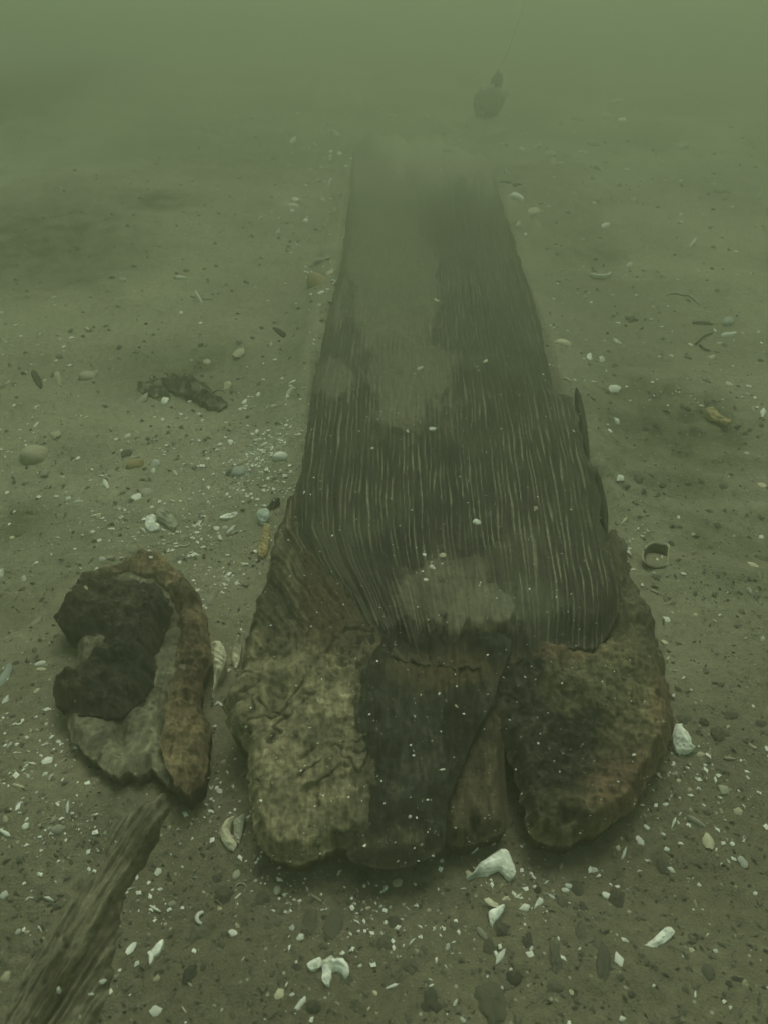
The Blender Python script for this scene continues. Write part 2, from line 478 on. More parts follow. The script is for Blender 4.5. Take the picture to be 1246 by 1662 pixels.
def slab(name, poly, ztop, relief, color, mat, parent, step=2.0, rag=4.0, seed=0, round_w=0.02, round_h=0.02,
         zbot=-0.03, undercut=0.012, rings=7, grain=None, wallcol=None, ragscale=0.03, soft=None, edge=None):
    P = smooth_poly(poly, 5.0, rag, seed, ragscale)
    if edge: P = edge(P)
    x0, y0 = P.min(0) - step * (rings + 1); x1, y1 = P.max(0) + step * (rings + 1)
    gx = np.arange(x0, x1 + step, step); gy = np.arange(y0, y1 + step, step)
    GX, GY = np.meshgrid(gx, gy)
    sh = GX.shape
    fx, fy = GX.ravel(), GY.ravel()
    d, bx, by = poly_dist(fx, fy, P)
    ins = d >= 0
    sx = np.where(ins, fx, bx); sy = np.where(ins, fy, by)
    out_t = np.clip(-d / (step * rings), 0, 1)          # 0 at the rim, 1 at the foot of the wall
    z = np.full(len(sx), 0.05)
    for k in range(5):
        X, Y = unproj(sx, sy, z)
        z = ztop(X, Y)
    X, Y = unproj(sx, sy, z)
    dep = Y * CP - (z - CAM_H) * SP
    dm = np.where(ins, d, 0) * dep / FPX
    rr = sstep(0, 1, np.clip(dm / round_w, 0, 1))
    rh = round_h * (soft(sx, sy) if soft else 1.0)
    top = z - rh * (1 - rr) ** 1.5
    top = top + relief(X, Y, sx, sy, dm) * (0.35 + 0.65 * rr)
    # wall: goes down and a little in under the rim
    cxp, cyp = P.mean(0)
    CX, CY = unproj(cxp, cyp, 0.05)
    Z = top * (1 - out_t) + zbot * out_t
    wn = fbm(X * 40 + Z * 30, Y * 40 - Z * 55, 200 + seed, 3)
    pull = (undercut * np.sin(out_t * math.pi / 2) + 0.006 * wn * np.sin(out_t * math.pi))
    vx, vy = CX - X, CY - Y
    L = np.hypot(vx, vy) + 1e-6
    X2 = X + vx / L * pull * (out_t > 0); Y2 = Y + vy / L * pull * (out_t > 0)
    keep = d > -step * rings * 1.02
    nr, nc = sh
    i = (np.arange(nr - 1)[:, None] * nc + np.arange(nc - 1)[None, :])
    q = np.stack([i, i + nc, i + nc + 1, i + 1], -1).reshape(-1, 4)
    q = q[keep[q].all(1)]
    used = np.zeros(len(fx), bool); used[q.ravel()] = True
    idx = np.cumsum(used) - 1
    co = np.stack([X2, Y2, Z], 1)[used]
    q = idx[q]
    me = new_mesh(name, co, quads=q)
    rgb = color(X, Y, sx, sy, dm)
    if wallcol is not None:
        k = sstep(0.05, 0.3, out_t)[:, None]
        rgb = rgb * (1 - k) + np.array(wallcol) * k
    set_color(me, rgb[used])
    g = grain(X, Y, sx, sy) if grain else (X, Y)
    set_vec(me, np.stack([g[0], g[1] - out_t * 0.05, Z], 1)[used], 'grain')
    o = link(name, me, mat)
    if parent is not None:
        attach(o, parent)
    return o

def lerp3(a, b, t):
    t = np.asarray(t)[:, None]
    return np.array(a) * (1 - t) + np.array(b) * t

def blob(sx, sy, cx, cy, rx, ry, seed=0, edge=0.5, nz=0.55):
    """a stain with an uneven outline, 0..1"""
    r = np.sqrt(((sx - cx) / rx) ** 2 + ((sy - cy) / ry) ** 2) + nz * fbm(sx * 0.018 + seed, sy * 0.018, 300 + seed, 4)
    return 1 - sstep(1 - edge, 1 + edge * 0.6, r)

SILT = (0.215, 0.20, 0.135)
DARK = (0.016, 0.016, 0.012)
DARK2 = (0.034, 0.032, 0.022)
BROWN = (0.085, 0.060, 0.032)
OCHRE = (0.262, 0.222, 0.138)
RED = (0.100, 0.058, 0.034)

# ---- the big timber
tx, ty = P0(700, 900)
timber = thing('sunken_timber', (tx, ty, 0.0), 'long dark waterlogged timber with combed grain and a split lobed end lying in the silt', 'timber')

FACE = [(574, 168), (568, 240), (562, 320), (552, 400), (538, 470), (520, 545), (502, 640), (489, 735), (472, 800), (478, 855), (508, 905), (545, 955),
        (570, 1000), (602, 1040), (660, 1056), (725, 1066), (800, 1062), (858, 1046), (886, 1032), (935, 1036), (977, 1030), (1000, 998), (1011, 950),
        (1000, 895), (985, 850), (980, 800), (962, 740), (950, 690), (930, 632), (903, 620), (888, 565), (873, 495), (853, 435), (834, 375), (814, 310), (803, 240), (786, 168)]
_FL = np.array([(90, 585), (150, 575), (240, 568), (320, 562), (400, 552), (470, 538), (545, 520), (640, 502), (735, 489), (800, 480), (1070, 474)], float)
_FR = np.array([(90, 755), (150, 780), (310, 818), (500, 878), (640, 925), (800, 960), (950, 980), (1070, 990)], float)
_FE = np.array([(780, 478), (855, 482), (905, 510), (955, 547), (1000, 574), (1040, 604), (1070, 640)], float)   # near-left edge the grain bends along

def face_uv(sx, sy):
    e = np.interp(sy, _FE[:, 0], _FE[:, 1])
    sx = sx - np.where(sy > 780, (e - 478) * np.exp(-np.maximum(sx - e, 0) / 85.0), 0)
    l = np.interp(sy, _FL[:, 0], _FL[:, 1]); r = np.interp(sy, _FR[:, 0], _FR[:, 1])
    return (sx - l) / (r - l)

def face_z(x, y):
    return 0.014 + 0.106 * np.exp(-np.maximum(y - 0.3, 0) * 0.40) - 0.012 * sstep(2.4, 4.0, y)

def face_groove(x, y, sx, sy):
    u = face_uv(sx, sy) * 0.52
    v = y
    uu = u + 0.0030 * pn(v * 2.0, u * 5, 401) + 0.0016 * pn(v * 12, u * 26, 402)
    g1 = pn(uu * 60, v * 4.2, 403)
    g2 = pn(uu * 230, v * 9, 404)
    ph = uu * 106 + 0.75 * pn(uu * 42, v * 2.2, 419) + 0.22 * pn(uu * 150, v * 9, 420)
    ln = sstep(0.45, 0.97, np.cos(2 * math.pi * ph))          # thin grooves between the ribs
    brk = sstep(-0.30, 0.10, pn(uu * 70 + 7, v * 13, 411))    # the grooves come and go
    return g1, g2, uu, v, ln * (0.15 + 0.85 * brk)

def face_silt(sx, sy):
    s = 0.9 * blob(sx, sy, 665, 615, 85, 85, 1)
    s = np.maximum(s, blob(sx, sy, 620, 370, 72, 170, 31))
    s = np.maximum(s, blob(sx, sy, 640, 470, 78, 150, 2))
    s = np.maximum(s, blob(sx, sy, 720, 235, 95, 75, 3))
    s = np.maximum(s, 0.8 * blob(sx, sy, 545, 610, 40, 40, 4))
    s = np.maximum(s, 0.7 * blob(sx, sy, 540, 480, 32, 55, 5))
    s = np.maximum(s, 0.72 * blob(sx, sy, 735, 960, 110, 75, 6))
    s = np.maximum(s, 1.0 * blob(sx, sy, 770, 990, 72, 46, 7))
    s = np.maximum(s, 0.35 * blob(sx, sy, 860, 900, 95, 60, 8))
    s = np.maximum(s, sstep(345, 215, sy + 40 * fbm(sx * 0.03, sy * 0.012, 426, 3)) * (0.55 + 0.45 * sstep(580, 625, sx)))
    return np.clip(s, 0, 1)

def end_dip(sx, sy):
    return 0.012 * np.exp(-(((sx - 690) / 130) ** 2 + ((sy - 1040) / 60) ** 2))

def face_relief(x, y, sx, sy, dm):
    g1, g2, uu, v, ln = face_groove(x, y, sx, sy)
    s = face_silt(sx, sy)
    amp = 1 - 0.95 * s
    h = amp * (-0.0026 * ln + 0.0008 * g2 + 0.0012 * g1)
    h = h + 0.006 * fbm(uu * 9, v * 2.2, 405, 3) + 0.006 * sstep(0.25, 0.7, s + 0.3 * fbm(x * 17, y * 17, 409, 4, 0.6)) + 0.0018 * s * fbm(x * 45, y * 45, 422, 3)
    h = h - 0.045 * sstep(270, 165, sy + 20 * pn(sx * 0.04, 0 * sx + 2.0, 427))
    # hollows and the rolled-over near end
    h = h - end_dip(sx, sy)
    # the surface sinks into the softer wood at its lower left instead of ending in a lip
    nz = 18 * pn(sx * 0.045, sy * 0.03, 423) + 9 * pn(sx * 0.16, sy * 0.05, 424)
    h = h - 0.034 * sstep(1004, 1058, sy + nz) * sstep(880, 820, sx)
    q = sx - np.interp(sy, _FE[:, 0], _FE[:, 1])
    h = h - 0.024 * sstep(26, -4, q + 0.6 * nz) * sstep(850, 900, sy)
    h = h - 0.010 * np.exp(-(((sx - 700) / 150) ** 2 + ((sy - 620) / 120) ** 2))
    h = h + 0.016 * np.exp(-(((sx - 940) / 65) ** 2 + ((sy - 970) / 70) ** 2))
    h = h - 0.006 * sstep(0.2, 0.6, pn(uu * 24, v * 1.3, 406)) * amp
    return h

def face_color(x, y, sx, sy, dm):
    g1, g2, uu, v, ln = face_groove(x, y, sx, sy)
    base = lerp3(DARK, DARK2, sstep(-0.5, 0.5, fbm(uu * 20, v * 3, 407, 3)))
    ln = ln * (0.25 + 0.75 * sstep(260, 480, sy)); lv = np.clip(0.22 + 0.78 * sstep(-0.45, 0.30, fbm(uu * 6, v * 4.5, 408, 3)) + 0.3 * blob(sx, sy, 890, 930, 80, 90, 40), 0, 1)
    k = (ln * lv * 0.80)[:, None]
    rgb = base * (1 - k) + np.array((0.25, 0.242, 0.170)) * k
    s = face_silt(sx, sy)
    thr = 0.18 * fbm(x * 17, y * 17, 409, 4, 0.6) + 0.34 * fbm(uu * 34, v * 4.5, 425, 4, 0.6) + 0.12 * g2 + 0.10 * fbm(x * 70, y * 70, 412, 3) + 0.30 * (ln - 0.3)
    k = sstep(0.10, 1.0, s + thr * (0.25 + s * (1.6 - s))) * 0.80
    rgb = rgb * (1 - k[:, None]) + np.array((0.165, 0.155, 0.102)) * k[:, None]
    film = 0.34 * sstep(-0.15, 0.55, fbm(x * 8, y * 8, 410, 5, 0.6)) + 0.25 * sstep(0.1, 0.5, fbm(x * 30, y * 30, 421, 3))
    film = np.clip(film + 0.34 * sstep(780, 400, sy), 0, 0.75)
    rgb = rgb * (1 - film[:, None]) + np.array((0.09, 0.092, 0.062)) * film[:, None]
    # the far stretch lies under the same pale silt as the seabed
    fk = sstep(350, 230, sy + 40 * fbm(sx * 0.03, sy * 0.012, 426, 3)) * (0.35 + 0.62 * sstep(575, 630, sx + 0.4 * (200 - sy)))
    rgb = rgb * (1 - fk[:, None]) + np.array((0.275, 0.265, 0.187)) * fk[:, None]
    # bleached grey scuffs near the rounded end
    k2 = 0.4 * blob(sx, sy, 850, 985, 70, 40, 12)
    rgb = rgb * (1 - k2[:, None]) + np.array((0.12, 0.125, 0.09)) * k2[:, None]
    e = sstep(995, 1062, sy + 14 * pn(sx * 0.07, sy * 0.02, 413) + 0.10 * (sx - 800)) * sstep(900, 840, sx)
    br = lerp3((0.040, 0.034, 0.022), (0.085, 0.066, 0.040), sstep(-0.3, 0.4, fbm(x * 30, y * 30, 414, 3)))
    rgb = rgb * (1 - 0.8 * e[:, None]) + br * 0.8 * e[:, None]
    return rgb

def fray(q):
    k = sstep(1005, 1040, q[:, 1])
    q = q.copy()
    q[:, 1] += k * (7 * pn(q[:, 0] * 0.04, 0 * q[:, 0] + 3.3, 415) + 4 * pn(q[:, 0] * 0.19, 0 * q[:, 0] + 1.3, 416))
    r = sstep(900, 930, q[:, 0]) * sstep(620, 660, q[:, 1]) * sstep(980, 900, q[:, 1])
    q[:, 0] += r * (7 * pn(q[:, 1] * 0.03, 0 * q[:, 0] + 5.3, 417) - 5 * np.abs(pn(q[:, 1] * 0.011, 0 * q[:, 0] + 2.3, 418)))
    return q

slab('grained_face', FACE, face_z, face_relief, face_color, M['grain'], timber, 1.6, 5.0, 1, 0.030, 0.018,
     -0.03, 0.014, 7, lambda x, y, sx, sy: (face_groove(x, y, sx, sy)[2], y), (0.06, 0.05, 0.03), 0.04,
     lambda sx, sy: 1 - 0.70 * sstep(860, 780, sx) * sstep(830, 900, sy), fray)

def wood_marks(x, y, seed, fx=60, fy=130, lo=0.45):
    return sstep(lo, 0.85, pn(x * fx, y * fy, seed))

# pale ochre butt with the side flank
BUTT = [(474, 785), (446, 855), (428, 925), (408, 985), (394, 1040), (386, 1075), (364, 1108), (360, 1140), (372, 1172), (396, 1200), (401, 1262), (410, 1325), (424, 1366),
        (468, 1388), (512, 1380), (550, 1360), (596, 1362), (607, 1300), (605, 1180), (600, 1075), (620, 1035), (590, 985), (560, 930), (520, 880), (492, 830)]
def under(x, y, z, g=0.020): return np.minimum(z, face_z(x, y) - g)
def butt_z(x, y): return under(x, y, 0.046 + (y - 0.44) * 0.215, 0.010 - 0.004 * sstep(0.68, 0.74, y)) - 0.30 * np.maximum(0, -0.165 - x) - 0.012 * sstep(0.70, 0.95, y)
def butt_cracks(x, y):
    wx_, wy_ = x + 0.010 * pn(x * 30, y * 30, 424), y + 0.012 * pn(x * 26 + 3, y * 26, 425)
    c = sstep(0.07, 0.0, np.abs(fbm(wx_ * 13, wy_ * 27 - wx_ * 12, 427, 3))) * sstep(0.0, 0.35, pn(x * 22, y * 22, 428))
    d = sstep(0.06, 0.0, np.abs(fbm(wx_ * 34, wy_ * 15, 429, 2))) * sstep(0.15, 0.5, pn(x * 17 + 9, y * 17, 430))
    return np.maximum(c, 0.8 * d)
def flank_q(sx, sy):
    return sx - np.interp(sy, _FE[:, 0], _FE[:, 1]) + 6 * pn(sy * 0.03, sx * 0.03, 419)
def butt_relief(x, y, sx, sy, dm):
    fl = sstep(1060, 960, sy)                                   # the flank above has long folds
    q = flank_q(sx, sy)
    h = fl * (0.007 * pn(q * 0.055, sy * 0.006, 421) + 0.004 * pn(q * 0.14, sy * 0.012, 422))
    h = h + (1 - fl) * (0.008 * fbm(x * 13, y * 17, 423, 5, 0.6) - 0.006 * butt_cracks(x, y))
    h = h - 0.014 * np.exp(-(((sx - 455) / 22) ** 2 + ((sy - 1115) / 40) ** 2)) - 0.012 * np.exp(-(((sx - 420) / 50) ** 2 + ((sy - 1060) / 14) ** 2))
    h = h + 0.0015 * pn(x * 130, y * 130, 426) + (1 - fl) * 0.003 * pn(x * 95 + y * 40 + pn(x * 20, y * 20, 7), y * 40 - x * 30, 435)
    return h
def butt_color(x, y, sx, sy, dm):
    n = fbm(x * 22, y * 22, 431, 4)
    pale = lerp3((0.150, 0.130, 0.082), OCHRE, sstep(-0.4, 0.4, n))
    flank = lerp3((0.060, 0.050, 0.030), (0.165, 0.142, 0.085), sstep(-0.35, 0.45, fbm((sx + 0.25 * sy) * 0.05, sy * 0.008, 432, 3)))
    q = flank_q(sx, sy)
    fo = sstep(0.30, -0.25, pn(q * 0.14, sy * 0.012, 422) + 0.6 * pn(q * 0.055, sy * 0.006, 421))
    flank = flank * (1 - 0.72 * fo[:, None]) + np.array((0.028, 0.024, 0.015)) * 0.72 * fo[:, None]
    k = sstep(1000, 1090, sy + 25 * n)
    rgb = flank * (1 - k[:, None]) + pale * k[:, None]
    rk = 0.7 * blob(sx, sy, 530, 975, 40, 70, 13)
    rgb = rgb * (1 - rk[:, None]) + np.array((0.070, 0.042, 0.024)) * rk[:, None]
    g = 0.65 * np.maximum(blob(sx, sy, 440, 985, 30, 65, 14), np.maximum(blob(sx, sy, 452, 1120, 20, 45, 15), 0.6 * blob(sx, sy, 500, 1180, 40, 30, 16)))
    rgb = rgb * (1 - g[:, None]) + np.array((0.045, 0.045, 0.030)) * g[:, None]
    e = 0.6 * blob(sx, sy, 560, 1335, 55, 35, 17)
    rgb = rgb * (1 - e[:, None]) + np.array((0.085, 0.080, 0.050)) * e[:, None]
    bd_ = sstep(555, 600, sx + 16 * fbm(sx * 0.03, sy * 0.03, 433, 3)) * sstep(1040, 1080, sy)
    rgb = rgb * (1 - 0.75 * bd_[:, None]) + np.array((0.040, 0.038, 0.026)) * 0.75 * bd_[:, None]
    up = sstep(1110, 1030, sy + 20 * n) * sstep(470, 540, sx)
    rgb = rgb * (1 - 0.7 * up[:, None]) + np.array((0.062, 0.048, 0.029)) * 0.7 * up[:, None]
    mk = 0.42 * butt_cracks(x, y) * sstep(1050, 1100, sy)
    rgb = rgb * (1 - mk[:, None]) + np.array((0.045, 0.036, 0.02)) * mk[:, None]
    return rgb
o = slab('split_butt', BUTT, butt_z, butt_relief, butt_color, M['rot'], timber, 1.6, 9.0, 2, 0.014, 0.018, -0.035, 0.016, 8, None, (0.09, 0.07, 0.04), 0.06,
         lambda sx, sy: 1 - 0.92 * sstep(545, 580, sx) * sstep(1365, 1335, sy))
o['label'] = 'pale ochre broken end block with soft dents'

TONGUE = [(575, 1000), (570, 1075), (575, 1180), (575, 1300), (572, 1352), (562, 1380), (592, 1396), (640, 1402), (690, 1388), (722, 1362), (728, 1310), (748, 1250), (776, 1180), (806, 1120), (815, 1000)]
def tongue_z(x, y): return under(x, y, 0.041 + (y - 0.43) * 0.235, 0.005)
def tongue_relief(x, y, sx, sy, dm):
    return -end_dip(sx, sy) + 0.003 * pn(x * 90 + pn(y * 8, x * 5, 2), y * 9, 441) + 0.009 * fbm(x * 12, y * 9, 442, 4) + 0.0026 * pn(x * 150 + 0.6 * pn(x * 20, y * 20, 8), y * 20, 443)
def tongue_color(x, y, sx, sy, dm):
    n = fbm(x * 18, y * 14, 444, 4)
    rgb = lerp3(DARK, (0.046, 0.046, 0.033), sstep(-0.4, 0.5, n))
    vein = sstep(0.06, 0.0, np.abs(pn(x * 38 + 1.2 * pn(x * 25, y * 25, 6), y * 16, 445))) * sstep(0.0, 0.4, n + 0.2)
    rgb = rgb * (1 - 0.5 * vein[:, None]) + np.array((0.10, 0.10, 0.072)) * 0.5 * vein[:, None]
    r = 0.85 * blob(sx, sy, 715, 1080, 100, 38, 18)
    rgb = rgb * (1 - r[:, None]) + np.array((0.075, 0.056, 0.032)) * r[:, None]
    e = 0.6 * blob(sx, sy, 640, 1375, 80, 30, 19)
    rgb = rgb * (1 - e[:, None]) + np.array((0.075, 0.068, 0.044)) * e[:, None]
    return rgb
o = slab('split_tongue', TONGUE, tongue_z, tongue_relief, tongue_color, M['rot'], timber, 1.6, 3.0, 3, 0.02, 0.012, 0.004, 0.03, 7, None, (0.03, 0.028, 0.02), 0.03,
         lambda sx, sy: 0.25 + 0.75 * sstep(1330, 1370, sy))
o['label'] = 'dark rounded middle tongue of the split end'

WEDGE = [(790, 1050), (760, 1160), (732, 1255), (716, 1335), (734, 1362), (762, 1360), (800, 1348), (824, 1330), (822, 1250), (818, 1180), (816, 1050)]
o = slab('brown_wedge', WEDGE, lambda x, y: under(x, y, 0.034 + (y - 0.45) * 0.20, 0.012),
     lambda x, y, sx, sy, dm: 0.006 * fbm(x * 16, y * 10, 451, 4) - 0.02 * np.exp(-(((sx - 770) / 6) ** 2 + ((sy - 1335) / 16) ** 2)),
     lambda x, y, sx, sy, dm: lerp3((0.045, 0.038, 0.025), (0.085, 0.068, 0.042), sstep(-0.4, 0.4, fbm(x * 20, y * 9, 452, 4))),
     M['rot'], timber, 1.6, 3.0, 4, 0.018, 0.014, -0.03, 0.010, 6, None, (0.05, 0.04, 0.025), 0.03,
         lambda sx, sy: 0.2 + 0.8 * np.maximum(sstep(1310, 1350, sy), sstep(800, 815, sx) * sstep(1160, 1220, sy)))

LOBE = [(785, 1000), (786, 1080), (796, 1150), (830, 1230), (848, 1292), (866, 1344), (902, 1358), (945, 1352), (978, 1338), (1034, 1290), (1070, 1232), (1097, 1176),
        (1096, 1130), (1084, 1082), (1074, 1012), (1062, 962), (1044, 915), (1018, 872), (985, 850), (960, 920), (900, 960)]
def lobe_z(x, y): return under(x, y, 0.041 + (y - 0.46) * 0.180) - 1.5 * np.maximum(0, x - 0.318) - 0.020 * np.exp(-((x - 0.318 - 0.10 * (y - 0.7)) / 0.013) ** 2) * sstep(0.62, 0.72, y) 
def lobe_relief(x, y, sx, sy, dm):
    h = 0.009 * sstep(0.14, 0.20, x) + 0.016 * fbm(x * 11, y * 11, 461, 5, 0.6) + 0.003 * pn(x * 60 + y * 30, y * 60, 462) + 0.0028 * pn(x * 120 - y * 60 + 0.8 * pn(x * 16, y * 16, 9), y * 34 + x * 20, 463)
    h = h + 0.008 * fbm(x * 30 + y * 12, y * 34, 466, 4, 0.6)
    h = h - 0.016 * np.exp(-(((sx - 930) / 60) ** 2 + ((sy - 1250) / 60) ** 2)) + 0.012 * np.exp(-(((sx - 1010) / 50) ** 2 + ((sy - 1120) / 50) ** 2))
    h = h - 0.018 * np.exp(-(((sx - 920) / 16) ** 2 + ((sy - 1325) / 18) ** 2))
    h = h - 0.024 * np.exp(-(((sx - 940) / 85) ** 2 + ((sy - 1030) / 26) ** 2)) - 0.014 * np.exp(-(((sx - 1020) / 16) ** 2 + ((sy - 960) / 60) ** 2))
    return h
def lobe_color(x, y, sx, sy, dm):
    n = fbm(x * 16, y * 16, 464, 4)
    rgb = lerp3((0.075, 0.063, 0.038), (0.165, 0.138, 0.080), sstep(-0.4, 0.4, n))
    k = 0.93 * np.maximum(blob(sx, sy, 900, 1215, 105, 115, 20), np.maximum(0.95 * blob(sx, sy, 840, 1120, 50, 110, 21), 0.8 * blob(sx, sy, 1053, 1010, 17, 55, 22)))
    rgb = rgb * (1 - k[:, None]) + np.array((0.024, 0.024, 0.017)) * k[:, None]
    r = 0.75 * np.maximum(blob(sx, sy, 1020, 1280, 70, 60, 23), np.maximum(blob(sx, sy, 1075, 1160, 22, 90, 24), 0.7 * blob(sx, sy, 920, 1065, 60, 25, 25)))
    rgb = rgb * (1 - r[:, None]) + np.array((0.150, 0.098, 0.062)) * r[:, None]
    fl = 0.7 * sstep(1090, 1010, sy) * sstep(940, 1000, sx)
    rgb = rgb * (1 - fl[:, None]) + lerp3((0.055, 0.052, 0.034), (0.095, 0.086, 0.055), sstep(-0.3, 0.4, fbm(x * 26, y * 14, 467, 3))) * fl[:, None]
    vein = sstep(0.08, 0.0, np.abs(pn(x * 55 + 1.6 * pn(x * 22, y * 22, 8), y * 40, 465)))
    vk = 0.45 * vein * (0.3 + 0.7 * k)
    rgb = rgb * (1 - vk[:, None]) + np.array((0.11, 0.11, 0.078)) * vk[:, None]
    s = 0.5 * blob(sx, sy, 960, 1110, 70, 40, 26)
    rgb = rgb * (1 - s[:, None]) + np.array((0.12, 0.112, 0.068)) * s[:, None]
    return rgb
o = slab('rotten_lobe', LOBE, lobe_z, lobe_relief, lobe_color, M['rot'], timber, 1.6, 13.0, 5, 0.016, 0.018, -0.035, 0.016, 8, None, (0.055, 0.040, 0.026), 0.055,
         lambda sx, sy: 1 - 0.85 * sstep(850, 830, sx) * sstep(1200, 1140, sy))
o['label'] = 'soft brown lobe with a dark rotten middle'

for k, pts in enumerate([
        [(934, 624), (943, 640), (953, 690), (957, 745), (951, 742), (944, 700), (936, 650)],
        [(957, 612), (961, 622), (968, 652), (970, 674), (964, 660), (958, 635)],
        [(967, 758), (975, 772), (986, 820), (986, 862), (979, 850), (972, 800)]]):
    slab('splinter', pts, lambda x, y: (0.052, 0.020, 0.040)[k] + 0 * x,
         lambda x, y, sx, sy, dm: 0.002 * pn(sx * 0.3, sy * 0.03, 470 + k),
         lambda x, y, sx, sy, dm: lerp3(DARK, DARK2, sstep(-0.5, 0.5, pn(sx * 0.25, sy * 0.03, 480 + k))),
         M['grain'], timber, 1.2, 1.0, 30 + k, 0.004, 0.004, -0.02, 0.002, 4, lambda x, y, sx, sy: (x, y))

# ---- the rotten chunk on its left
cx_, cy_ = P0(220, 1090)
chunk = thing('rotten_log_chunk', (cx_, cy_, 0.0), 'crumbling hollow chunk of rotten log with black heart and orange brown rim beside the timber', 'wood chunk')
SLABC = [(150, 930), (200, 912), (255, 905), (305, 950), (328, 1010), (332, 1060), (320, 1100), (326, 1200), (316, 1262), (285, 1272), (262, 1258), (244, 1240), (226, 1252), (204, 1240), (190, 1252),
         (168, 1240), (146, 1222), (128, 1208), (108, 1180), (104, 1140), (120, 1080), (130, 1000)]
o = slab('decayed_base', SLABC, lambda x, y: ground_smooth(x, y) + 0.034,
     lambda x, y, sx, sy, dm: 0.014 * fbm(x * 15, y * 15, 501, 5, 0.6) + 0.002 * pn(x * 100, y * 60, 502) - 0.018 * np.exp(-(((sx - 265) / 10) ** 2 + ((sy - 1150) / 50) ** 2)) - 0.014 * np.exp(-(((sx - 195) / 9) ** 2 + ((sy - 1185) / 28) ** 2)),
     lambda x, y, sx, sy, dm: lerp3((0.085, 0.080, 0.056), (0.175, 0.165, 0.112), sstep(-0.4, 0.4, fbm(x * 14, y * 14, 503, 4))),
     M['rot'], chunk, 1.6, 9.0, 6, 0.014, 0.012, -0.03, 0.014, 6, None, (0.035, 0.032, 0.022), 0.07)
o['label'] = 'grey silted shelf with a ragged lower edge'
HEART = [(82, 992), (92, 972), (112, 952), (124, 934), (152, 922), (205, 926), (250, 930), (272, 962), (275, 998), (258, 1030), (248, 1080), (238, 1112), (206, 1140), (168, 1150), (128, 1146),
         (94, 1132), (79, 1106), (88, 1082), (118, 1068), (138, 1050), (160, 1028), (158, 1012), (130, 1014), (104, 1006)]
def heart_relief(x, y, sx, sy, dm):
    h = 0.026 * fbm(x * 15, y * 15, 511, 5, 0.62) + 0.011 * fbm(x * 48, y * 48, 516, 4, 0.6) + 0.004 * pn(x * 70, y * 70, 512)
    h = h + 0.012 * np.exp(-(((sx - 215) / 36) ** 2 + ((sy - 1035) / 40) ** 2)) + 0.014 * np.exp(-(((sx - 255) / 24) ** 2 + ((sy - 975) / 30) ** 2))
    h = h + 0.012 * np.exp(-(((sx - 120) / 40) ** 2 + ((sy - 965) / 30) ** 2)) + 0.010 * np.exp(-(((sx - 120) / 40) ** 2 + ((sy - 1105) / 28) ** 2))
    return h
def heart_color(x, y, sx, sy, dm):
    n = fbm(x * 20, y * 20, 513, 4)
    rgb = lerp3((0.014, 0.015, 0.011), (0.034, 0.032, 0.022), sstep(-0.4, 0.5, n))
    s = 0.45 * sstep(-0.1, 0.45, fbm(x * 40, y * 40, 515, 4)) * np.maximum(blob(sx, sy, 205, 1000, 32, 34, 27), np.maximum(0.8 * blob(sx, sy, 150, 970, 45, 20, 28), 0.7 * blob(sx, sy, 150, 1062, 30, 18, 29)))
    rgb = rgb * (1 - s[:, None]) + np.array((0.075, 0.072, 0.050)) * s[:, None]
    du = 0.42 * sstep(0.05, 0.5, fbm(x * 52, y * 52, 517, 4))
    rgb = rgb * (1 - du[:, None]) + np.array((0.085, 0.080, 0.055)) * du[:, None]
    fb = 0.65 * blob(sx, sy, 150, 968, 78, 34, 41) * sstep(-0.35, 0.3, pn(x * 60 + y * 30, y * 190 - x * 60, 518))
    rgb = rgb * (1 - fb[:, None]) + np.array((0.066, 0.056, 0.037)) * fb[:, None]
    b_ = 0.6 * blob(sx, sy, 115, 1105, 40, 34, 30)
    return rgb * (1 - b_[:, None]) + np.array((0.045, 0.032, 0.022)) * b_[:, None]
slab('rotten_heart', HEART, lambda x, y: ground_smooth(x, y) + 0.054, heart_relief, heart_color, M['rot'], chunk, 1.5, 12.0, 7, 0.016, 0.018, -0.03, 0.018, 7, None, (0.016, 0.016, 0.012), 0.085)
RIM = [(128, 932), (150, 920), (196, 908), (232, 890), (262, 896), (296, 922), (324, 962), (338, 1008), (343, 1060), (330, 1092), (325, 1138), (339, 1160), (338, 1212), (327, 1262), (302, 1284),
       (280, 1266), (262, 1215), (266, 1150), (280, 1085), (290, 1005), (276, 958), (250, 930), (200, 924), (160, 932)]
def rim_color(x, y, sx, sy, dm):
    n = fbm(x * 18, y * 10, 521, 4)
    rgb = lerp3((0.085, 0.062, 0.038), (0.185, 0.140, 0.082), sstep(-0.45, 0.4, n))
    d = 0.7 * np.maximum(blob(sx, sy, 300, 960, 30, 30, 31), np.maximum(blob(sx, sy, 312, 1085, 26, 26, 32), blob(sx, sy, 305, 1262, 28, 25, 33)))
    rgb = rgb * (1 - d[:, None]) + np.array((0.050, 0.036, 0.024)) * d[:, None]
    g = 0.6 * sstep(240, 150, sx)
    return rgb * (1 - g[:, None]) + np.array((0.06, 0.052, 0.034)) * g[:, None]
o = slab('bark_rim', RIM, lambda x, y: ground_smooth(x, y) + 0.046,
     lambda x, y, sx, sy, dm: 0.022 * fbm(x * 26, y * 20, 522, 5, 0.62) + 0.002 * pn(x * 90, y * 90, 523) - 0.012 * np.exp(-(((sx - 312) / 40) ** 2 + ((sy - 1078) / 14) ** 2)),
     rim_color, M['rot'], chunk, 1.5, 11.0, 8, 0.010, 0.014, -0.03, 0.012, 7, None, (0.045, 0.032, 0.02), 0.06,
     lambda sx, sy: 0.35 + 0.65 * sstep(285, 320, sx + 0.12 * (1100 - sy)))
o['label'] = 'orange brown outer rim'

